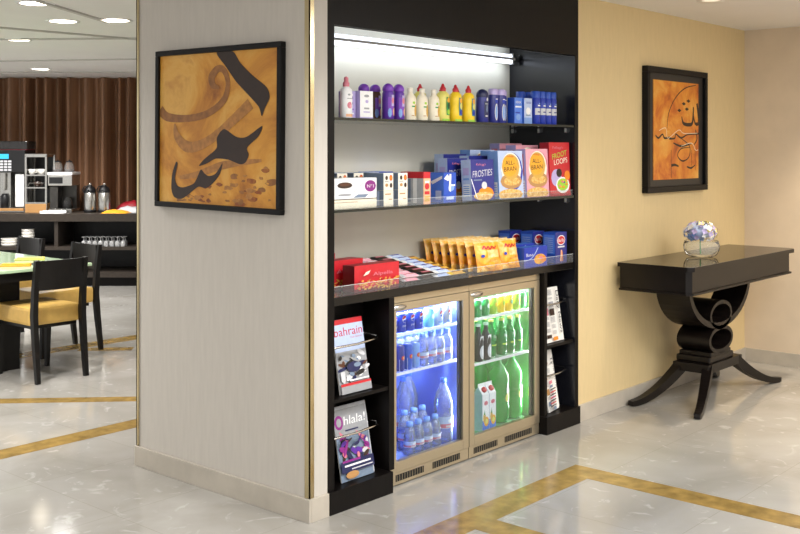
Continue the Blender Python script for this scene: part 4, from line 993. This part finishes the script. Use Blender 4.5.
water('big', (3.965, 3.40, ZC), 'large water bottle in the far corner of the fridge floor', GW)
water('big', (3.86, 3.345, ZC), 'large water bottle showing above the medium bottles', GW)
water('big', (3.70, 3.335, ZC), 'large water bottle half cut by the door frame on the fridge floor', GW)
cans((4.15, 4.215, 4.28, 4.347, 4.415, 4.483, 4.552, 4.61), 3.165, ZA, ('green', 'green', 'green', 'lime', 'yellow', 'yellow', 'lime', 'green'), (swirl('white'), swirl('lgrey'), swirl('white'), swirl('yellow'), swirl('lime'), swirl('green'), swirl('yellow'), swirl('white')),
     ('green soda can first on the top shelf of the green fridge', 'green soda can second on the top shelf of the green fridge', 'green soda can beside the lime one in the green fridge', 'lime soda can beside the yellow cans', 'yellow soda can next to the lime can', 'yellow soda can with green swirl', 'lime soda can with yellow swirl near the door seal', 'green soda can last on the shelf by the door seal'), 'soda cans in the green fridge')
def malt(p, sf): p.ell(sf, .004, .045, .02, .034, 'lgrey'); p.poly(sf, [(-.018, .085), (.026, .085), (.02, .125), (-.012, .125)], 'lgrey'); p.ell(sf, .004, .045, .008, .02, 'white')
for x, lb in ((4.228, 'dark bottle with white labels at the door edge'), (4.293, 'dark bottle with white labels beside the green bottles')):
    bottle('malt_drink_bottle', lb, 'bottle', (x, 3.165, ZBG), [('bottle', [(.026, 0), (.028, .005), (.028, .1), (.022, .125), (.012, .15), (.011, .175)], 'black'), ('cap', [(.0135, .173), (.014, .184), (.0001, .186)], 'lgrey')], malt, .0282)
def up(p, sf): p.ell(sf, .004, .1, .018, .02, 'green'); p.text(sf, '7up', .004, .1, .018, 'white', .028); p.rect(sf, -.02, .055, .024, .062, 'lime')
GS = [('bottle', [(.024, 0), (.0275, .005), (.0275, .085), (.026, .11), (.016, .142), (.012, .155), (.0115, .178)], 'green_bottle_glass'), ('cap', [(.0135, .176), (.014, .188), (.0001, .19)], 'lemon')]
g0 = None
for x, y, lb in ((4.372, 3.19, 'green soda bottle with yellow cap, first after the dark bottles'), (4.445, 3.175, 'green soda bottle with yellow cap, second after the dark bottles'), (4.518, 3.175, 'green soda bottle with yellow cap, third after the dark bottles'), (4.588, 3.175, 'green soda bottle with yellow cap by the door seal'),
                 (4.33, 3.26, 'green soda bottle of the back row behind the dark bottles'), (4.41, 3.26, 'green soda bottle in the middle of the back row'), (4.49, 3.26, 'green soda bottle of the back row, nearer the door seal'), (4.57, 3.26, 'green soda bottle at the hinge end of the back row')):
    if g0 is None: g0 = bottle('soda_bottle', lb, 'bottle', (x, y, ZBG), GS, up, .0275, 'small green soda bottles')
    else: dup(g0, (x, y, ZBG), lb)
def juice(p, sf):
    p.rect(sf, 0, 0, 1, .3, 'skyblue'); p.rect(sf, 0, .3, 1, 1, 'white'); p.ell(sf, .6, .26, .36, .13, 'amber'); p.ell(sf, .3, .36, .2, .14, 'gold'); p.ell(sf, .62, .26, .2, .07, 'lemon'); p.poly(sf, [(.2, .44), (.32, .6), (.42, .46)], 'green')
    p.rect(sf, .25, .72, .75, .8, 'red'); p.ell(sf, .5, .76, .3, .06, 'rose'); p.text(sf, 'KDD', .5, .76, .05, 'red', .34)
for x, lb in ((4.253, 'fruit juice carton with pink cap at the door edge'), (4.312, 'fruit juice carton with pink cap beside the large green bottles')):
    o = thing('juice_carton', lb, 'carton', (x, 3.135, ZC), 0, 'fruit juice cartons')
    m = MB().box(-.0275, 0, 0, .0275, .055, .185, {'*': 'white', '-x': 'pale'}, .001)
    m.add([(-.0275, 0, .185), (.0275, 0, .185), (.0275, .055, .185), (-.0275, .055, .185), (-.0275, .0275, .222), (.0275, .0275, .222)], [(0, 1, 5, 4), (2, 3, 4, 5), (0, 4, 3), (1, 2, 5)], ['white', 'white', 'pale', 'pale'])
    m.box(-.0275, .026, .22, .0275, .029, .236, 'white'); m.build('body', o)
    p = MB(); juice(p, lambda u, v, k: (-.0275 + .055 * u, -.0005 - .0002 * k, v * .185)); p.build('front_print', o)
    c = MB(); c.xf = Matrix.Translation((0, .014, .203)) @ Matrix.Rotation(R(50), 4, 'X'); c.lathe([(.014, 0), (.014, .012), (.0001, .0125)], 'red', 14); c.build('cap', o)
def upb(p, sf): p.ell(sf, .006, .13, .02, .022, 'lemon'); p.ell(sf, .006, .13, .012, .015, 'lime'); p.text(sf, '7up', .01, .165, .03, 'white', .04)
BG = [('bottle', [(.04, 0), (.05, .008), (.055, .03), (.055, .1), (.051, .13), (.052, .19), (.056, .215), (.053, .245), (.034, .285), (.014, .308), (.0135, .325)], 'green_plastic'), ('cap', [(.016, .323), (.0165, .338), (.0001, .339)], 'green')]
g0 = bottle('large_soda_bottle', 'large green soda bottle beside the juice cartons', 'bottle', (4.455, 3.20, ZC), BG, upb, .0545, 'large green soda bottles')
dup(g0, (4.577, 3.20, ZC), 'large green soda bottle at the door seal end'); dup(g0, (4.345, 3.33, ZC), 'large green soda bottle behind the juice cartons'); dup(g0, (4.462, 3.34, ZC), 'large green soda bottle behind the front pair, nearer the cartons'); dup(g0, (4.578, 3.34, ZC), 'large green soda bottle in the back corner at the hinge')
# ------------------------------------------------------------------ café: dining table and chairs
T = (3.72, 7.15)
dt = thing('dining_table', 'dark dining table with a pale green glossy top', 'table', (3.72, 6.33, 0))
bx(-.48, .03, .70, .345, 2.0, .722, 'mint_glass', .004).build('tabletop', dt)
MB().box(-.46, .05, .64, .325, 1.98, .699, 'chair_wood').build('apron', dt)
for y in (.36, 1.45): bx(-.27, y, 0, -.01, y + .16, .639, 'chair_wood', .004).build('leg', dt)
ch0 = None
def chair(loc, rotz, label):
    """back at local y=0, seat runs to +y"""
    global ch0
    if ch0: return dup(ch0, loc, label, rotz)
    c = thing('dining_chair', label, 'chair', loc, rotz, 'dark dining chairs with tan seats')
    w, d = .385, .47
    MB().box(-w/2 + .002, .036, .362, w/2 - .002, d + .01, .478, 'leather_tan', .02).build('seat', c)
    MB().box(-w/2 + .03, .06, .338, w/2 - .03, d - .05, .361, 'chair_wood', .003).build('seat_frame', c)
    b_ = MB(); pts = [(-w/2 + .03 + (w - .06) * i / 10, -.012 - .02 * math.sin(PI * i / 10), .69) for i in range(11)]
    b_.bar(pts, .19, .022, 'chair_wood', (0, 0.03, 1)); b_.build('backrest', c)
    for sx in (-1, 1):
        x = sx * (w/2 - .018)
        MB().bar([(x, -.035, 0), (x, -.005, .25), (x, .012, .43), (x, .0, .6), (x, -.022, .79)], [.028, .034, .036, .034, .03], [.03, .038, .042, .036, .028], 'chair_wood', (1, 0, 0)).build('leg', c)
        MB().bar([(x, d - .02, 0), (x, d - .025, .2), (x, d - .03, .336)], [.026, .032, .036], [.026, .032, .036], 'chair_wood', (1, 0, 0)).build('leg', c)
    ch0 = c; return c
chair((3.712, 6.19, 0), 0, 'dark chair with tan seat at the near end of the dining table, back to us')
chair((4.44, 7.06, 0), PI / 2, 'dark chair with tan seat behind the front one, at the table side')
chair((4.44, 7.86, 0), PI / 2, 'dark chair farthest along the table side towards the coffee counter')
# things on the table
def napkin(x, y, rz, c, lb):
    m = MB(); m.box(-.1, -.03, 0, .1, .03, .012, c, .004).box(-.085, -.022, .0125, .1, .026, .02, c, .003)
    o = m.build('folded_napkin', None, (x, y, .7225), rz); tag(o, lb, 'napkin', 'folded napkins on the dining table')
napkin(3.87, 6.84, R(-35), 'lemon', 'pale yellow folded napkin near the corner of the table'); napkin(3.60, 6.55, R(-40), 'amber', 'deep yellow folded napkin closest to the front chair'); napkin(3.84, 7.42, R(-40), 'lemon', 'yellow folded napkin on the far part of the table')
def plain(name, lb, cat, mb, loc, rz, grp=None): tag(mb.build(name, None, loc, rz), lb, cat, grp)
plain('place_mat', 'black place mat with cutlery at the table corner behind the front chair', 'place mat', bx(-.16, -.11, 0, .16, .11, .003, 'black'), (3.88, 6.54, .7223), R(-2))
plain('place_mat', 'dark place mat beside the deep yellow napkin', 'place mat', bx(-.16, -.11, 0, .16, .11, .003, 'dbrown'), (3.42, 6.82, .7223), R(-2))
for x, y, c, lb in ((3.50, 6.98, 'brown', 'small brown pot on the dining table'), (3.575, 6.95, 'lgrey', 'small white pot on the dining table'), (3.66, 6.93, 'slate', 'small grey pot on the dining table')):
    plain('condiment_pot', lb, 'pot', MB().lathe([(.022, 0), (.026, .01), (.026, .045), (.022, .05)], c, 14), (x, y, .7223), 0, 'condiment pots')

# ------------------------------------------------------------------ café: coffee counter (square to the view)
def Wt(name, lb, cat, r, d, z, grp=None, rz=0):
    return thing(name, lb, cat, W(r, d, z), YAW + rz, grp)
cn = Wt('coffee_counter', 'long dark open shelved coffee counter in front of the curtain', 'counter', -3.4, 11.5, 0)
bx(-1.6, 0, .715, 2.0, .62, .80, 'counter_wood', .003).build('countertop', cn)
bx(-1.58, .02, .40, 1.98, .6, .437, 'counter_wood').build('shelf', cn)
bx(-1.58, .02, .10, 1.98, .6, .16, 'counter_wood').build('bottom_board', cn)
bx(-1.55, .08, 0, 1.95, .56, .099, 'black_wood').build('plinth', cn)
bx(-1.58, .585, .161, 1.98, .6, .714, 'chair_wood').build('back_board', cn)
for x in (-1.58, -.40, .75, 1.94): bx(x, .03, .438, x + .04, .584, .714, 'counter_wood').build('divider', cn)
ZT = .8005
# coffee machine
o = Wt('coffee_machine', 'large silver and black coffee machine with lit display', 'coffee machine', -4.36, 11.72, ZT)
MB().box(-.2, 0, 0, .16, .36, .05, 'steel', .004).box(-.2, .2, .05, .16, .36, .45, 'steel_dark').build('body', o)
MB().box(-.2, .02, .45, .16, .36, .70, 'black', .006).build('control_head', o)
bx(-.15, .017, .60, -.02, .0195, .655, 'screen').build('display', o)
m = MB()
for i in range(4):
    for j in range(4): m.box(-.16 + .045 * i, .015, .465 + .032 * j, -.125 + .045 * i, .0195, .487 + .032 * j, 'lgrey')
m.build('buttons', o)
MB().box(-.14, .08, .05, -.02, .2, .45, 'steel', .004).build('brew_group', o)
MB().tube([(-.08, .06, .44), (-.08, .06, .3), (-.085, .055, .25)], .018, 'steel', 10).build('spout', o)
MB().lathe([(.035, .051), (.045, .06), (.045, .18), (.03, .2), (.032, .21)], 'black', 16, -.08, .06).build('milk_jug', o)
MB().box(-.22, .03, .705, .18, .34, .80, 'smoke_glass', .01).box(-.22, .03, .70, .18, .34, .706, 'maroon').build('bean_hopper', o)
bx(.04, .05, .06, .14, .19, .43, 'white_plastic', .01).build('side_panel', o)
bx(-.2, -.02, .02, .16, 0, .05, 'tan', .003).build('drip_tray', o)
# cup rack
o = Wt('cup_display_rack', 'steel framed open rack with cups beside the coffee machine', 'rack', -4.07, 11.72, ZT)
m = MB()
for x in (-.123, .103): m.box(x, 0, 0, x + .02, .02, .64, 'steel').box(x, .28, 0, x + .02, .30, .64, 'steel')
m.box(-.123, 0, .62, .123, .02, .645, 'steel').build('frame', o)
bx(-.123, 0, .646, .123, .3, .655, 'steel').build('top_plate', o)
bx(-.115, .285, .1, .115, .299, .62, 'black').build('back', o)
for z in (.1, .27, .41): bx(-.103, .0, z, .103, .284, z + .014, 'steel').build('rack_shelf', o)
bx(-.118, -.002, 0, .118, .284, .098, 'tan').build('drawer', o)
MB().tube([(-.09, .01, .30), (-.07, .0, .33), (.09, .0, .33)], .004, 'steel', 6).build('guard_wire', o)
c0 = None
for i, (x, y, z, lb) in enumerate(((-.062, .06, .4245, 'white cup on the rack shelf, nearest the coffee machine'), (.048, .06, .4245, 'white cup on the rack shelf beside its twin'), (-.005, .15, .4245, 'white cup behind the two front cups'), (.0, .06, .2845, 'dark cup standing on the middle rack shelf'))):
    p = W(-4.07 + x, 11.72 + y, ZT + z)
    if c0 is None or i == 3:
        k = thing('cup', lb, 'cup', p, YAW, 'cups in the steel rack'); cl = 'ceramic' if i < 3 else 'coffee'
        MB().lathe([(.022, 0), (.034, .02), (.042, .06), (.039, .06), (.03, .02), (.0001, .008)], cl, 16, cap=False).build('bowl', k); MB().tube([(.038, 0, .048), (.055, 0, .045), (.052, 0, .022), (.034, 0, .02)], .004, cl, 6).build('handle', k)
        c0 = c0 or k
    else: dup(c0, p, lb)
# filter brewer with glass hoppers
o = Wt('coffee_brewer', 'steel filter coffee brewer with a glass jug under it', 'coffee maker', -3.80, 11.72, ZT)
bx(-.13, 0, 0, .13, .3, .04, 'steel', .004).build('base', o)
bx(-.13, .18, .04, .13, .3, .42, 'steel_dark').build('column', o)
bx(-.135, .0, .30, .135, .3, .42, 'steel', .006).build('brew_head', o)
bx(-.12, -.003, .325, .03, 0, .395, 'black').build('control_panel', o)
bx(-.14, -.005, .421, .14, .3, .45, 'white_plastic', .004).build('top_tray', o)
bx(-.12, .02, .04, -.03, .17, .29, 'steel_dark', .004).build('filter_holder', o)
MB().lathe([(.045, .042), (.058, .06), (.05, .13), (.03, .16), (.034, .17)], 'smoke_glass', 16, .06, .09).build('glass_jug', o)
for x, lb in ((-.06, 'glass jug on top of the brewer beside the cup rack'), (.07, 'glass jug on top of the brewer, towards the flasks')):
    k = thing('coffee_pot', lb, 'jug', W(-3.80 + x, 11.83, ZT + .4505), YAW, 'glass jugs warming on the brewer')
    MB().lathe([(.05, 0), (.058, .02), (.05, .08), (.033, .1), (.036, .11)], 'clear_glass', 16).build('bowl', k)
    MB().lathe([(.037, .111), (.03, .125), (.008, .13), (.008, .14), (.0001, .141)], 'black', 12).build('lid', k)
    MB().lathe([(.0001, .003), (.05, .004), (.05, .03), (.0001, .031)], 'dbrown', 14, cap=False).build('coffee', k)
# vacuum flasks
f0 = None
for r, lb in ((-3.485, 'steel vacuum flask with black pump lid beside the brewer'), (-3.325, 'steel vacuum flask with black pump lid beside the napkin basket')):
    p = W(r, 11.8, ZT)
    if f0: dup(f0, p, lb); continue
    f0 = thing('vacuum_flask', lb, 'flask', p, YAW, 'vacuum flasks on the counter')
    MB().lathe([(.065, 0), (.067, .01), (.067, .215), (.06, .225)], 'steel', 20).build('body', f0)
    MB().lathe([(.068, 0.001), (.07, .006), (.07, .03), (.068, .032)], 'black', 20).build('foot_ring', f0)
    MB().lathe([(.066, .222), (.064, .25), (.045, .285), (.02, .295), (.02, .305), (.0001, .307)], 'black', 20).build('lid', f0)
    MB().lathe([(.014, .305), (.016, .318), (.008, .328), (.0001, .329)], 'steel', 12).build('pump_button', f0)
    MB().tube([(-.068, 0, .22), (-.085, 0, .25), (-.07, 0, .285), (-.02, 0, .3)], .007, 'black', 6).build('handle', f0)
    MB().tube([(0, -.055, .25), (0, -.09, .25), (0, -.095, .235)], .008, 'black', 6).build('spout', f0)
plain('white_tray', 'small white tray on the counter below the brewer', 'tray', MB().box(-.13, -.05, 0, .13, .05, .006, 'white_plastic').box(-.13, -.05, .006, .13, -.044, .03, 'white_plastic').box(-.13, .044, .006, .13, .05, .03, 'white_plastic'), W(-3.83, 11.58, ZT), YAW)
def cloth(lb, c, r, d, z, w, h, seed):
    m = MB(); n = 12; vs = []
    for i in range(n + 1):
        for j in range(7):
            u = i / n - .5; v = j / 6 - .5
            vs.append((u * w, v * .16, max(.003, h * math.sqrt(max(0, 1 - (2 * u) ** 2)) * math.sqrt(max(.0, 1 - (2 * v) ** 2)) * (.85 + .3 * noise.noise(Vector((u * 5, v * 5, seed)))))))
    m.add(vs, [(i * 7 + j, i * 7 + j + 7, i * 7 + j + 8, i * 7 + j + 1) for i in range(n) for j in range(6)], c, True)
    k = len(m.v); b_ = [i * 7 for i in range(n + 1)] + [n * 7 + j for j in range(1, 7)] + [i * 7 + 6 for i in range(n - 1, -1, -1)] + [j for j in range(5, 0, -1)]
    m.add([(m.v[i][0], m.v[i][1], 0) for i in b_], [tuple(reversed(range(len(b_))))], c)
    tag(m.build('folded_cloth', None, W(r, d, z), YAW), lb, 'cloth', 'folded cloths at the end of the counter')
cloth('yellow bundled cloth at the end of the coffee counter', 'amber', -3.14, 11.6, ZT, .3, .05, 1)
cloth('white cloth between the yellow and red bundles', 'lgrey', -3.03, 11.76, ZT, .3, .08, 2)
cloth('dark red bundled cloth by the painted column', 'dred', -3.06, 11.95, ZT, .36, .14, 3)
clear('glassware', '#ffffff', 1.45, diffuse='#ffffff', dw=.3)
# stemmed glasses and crockery on the counter shelf
g0 = None
for j in range(2):
    for i in range(8):
        p = W(-3.49 + i * .062, 11.58 + j * .08, .4375)
        lb = f'upturned stemmed glass on the counter shelf, {["first", "second", "third", "fourth", "fifth", "sixth", "seventh", "eighth"][i]} of the {"front" if j == 0 else "back"} row'
        if g0: dup(g0, p, lb); continue
        g0 = tag(MB().lathe([(.026, 0), (.03, .03), (.022, .055), (.005, .062), (.005, .095), (.027, .1), (.027, .105)], 'glassware', 12).build('wine_glass', None, p), lb, 'glass', 'upturned glasses on the counter shelf')
def stack(r, n, rad, col, lbs, z=.4375, hgt=.03):
    s0 = None
    for i in range(n):
        p = W(r, 11.62, z + i * hgt); lb = lbs % ['bottom', 'second', 'third', 'fourth', 'fifth', 'sixth', 'top'][i if i < n - 1 else 6]
        if s0: dup(s0, p, lb)
        else: s0 = tag(MB().lathe([(rad * .8, 0), (rad * .9, .006), (rad, hgt * .9), (rad * .97, hgt * .97), (rad * .7, hgt * .5), (.0001, hgt * .4)], col, 20, cap=False).build('soup_bowl', None, p), lb, 'bowl', 'bowls on the counter shelf')
stack(-4.33, 3, .09, 'ceramic', 'white bowl, %s of the low stack at the picture edge'); stack(-4.15, 3, .085, 'ceramic', 'white bowl, %s of the wide stack'); stack(-4.10, 0, .07, 'ceramic', '%s')
for i in range(3):
    tag(MB().lathe([(.06, 0), (.066, .005), (.072, .029), (.07, .032), (.05, .016), (.0001, .012)], 'ceramic', 20, cap=False).build('soup_bowl', None, W(-4.12, 11.62, .5278 + .033 * i)), f'smaller white bowl standing on the wide stack, {["lowest", "middle", "upper"][i]} of three', 'bowl', 'bowls on the counter shelf')
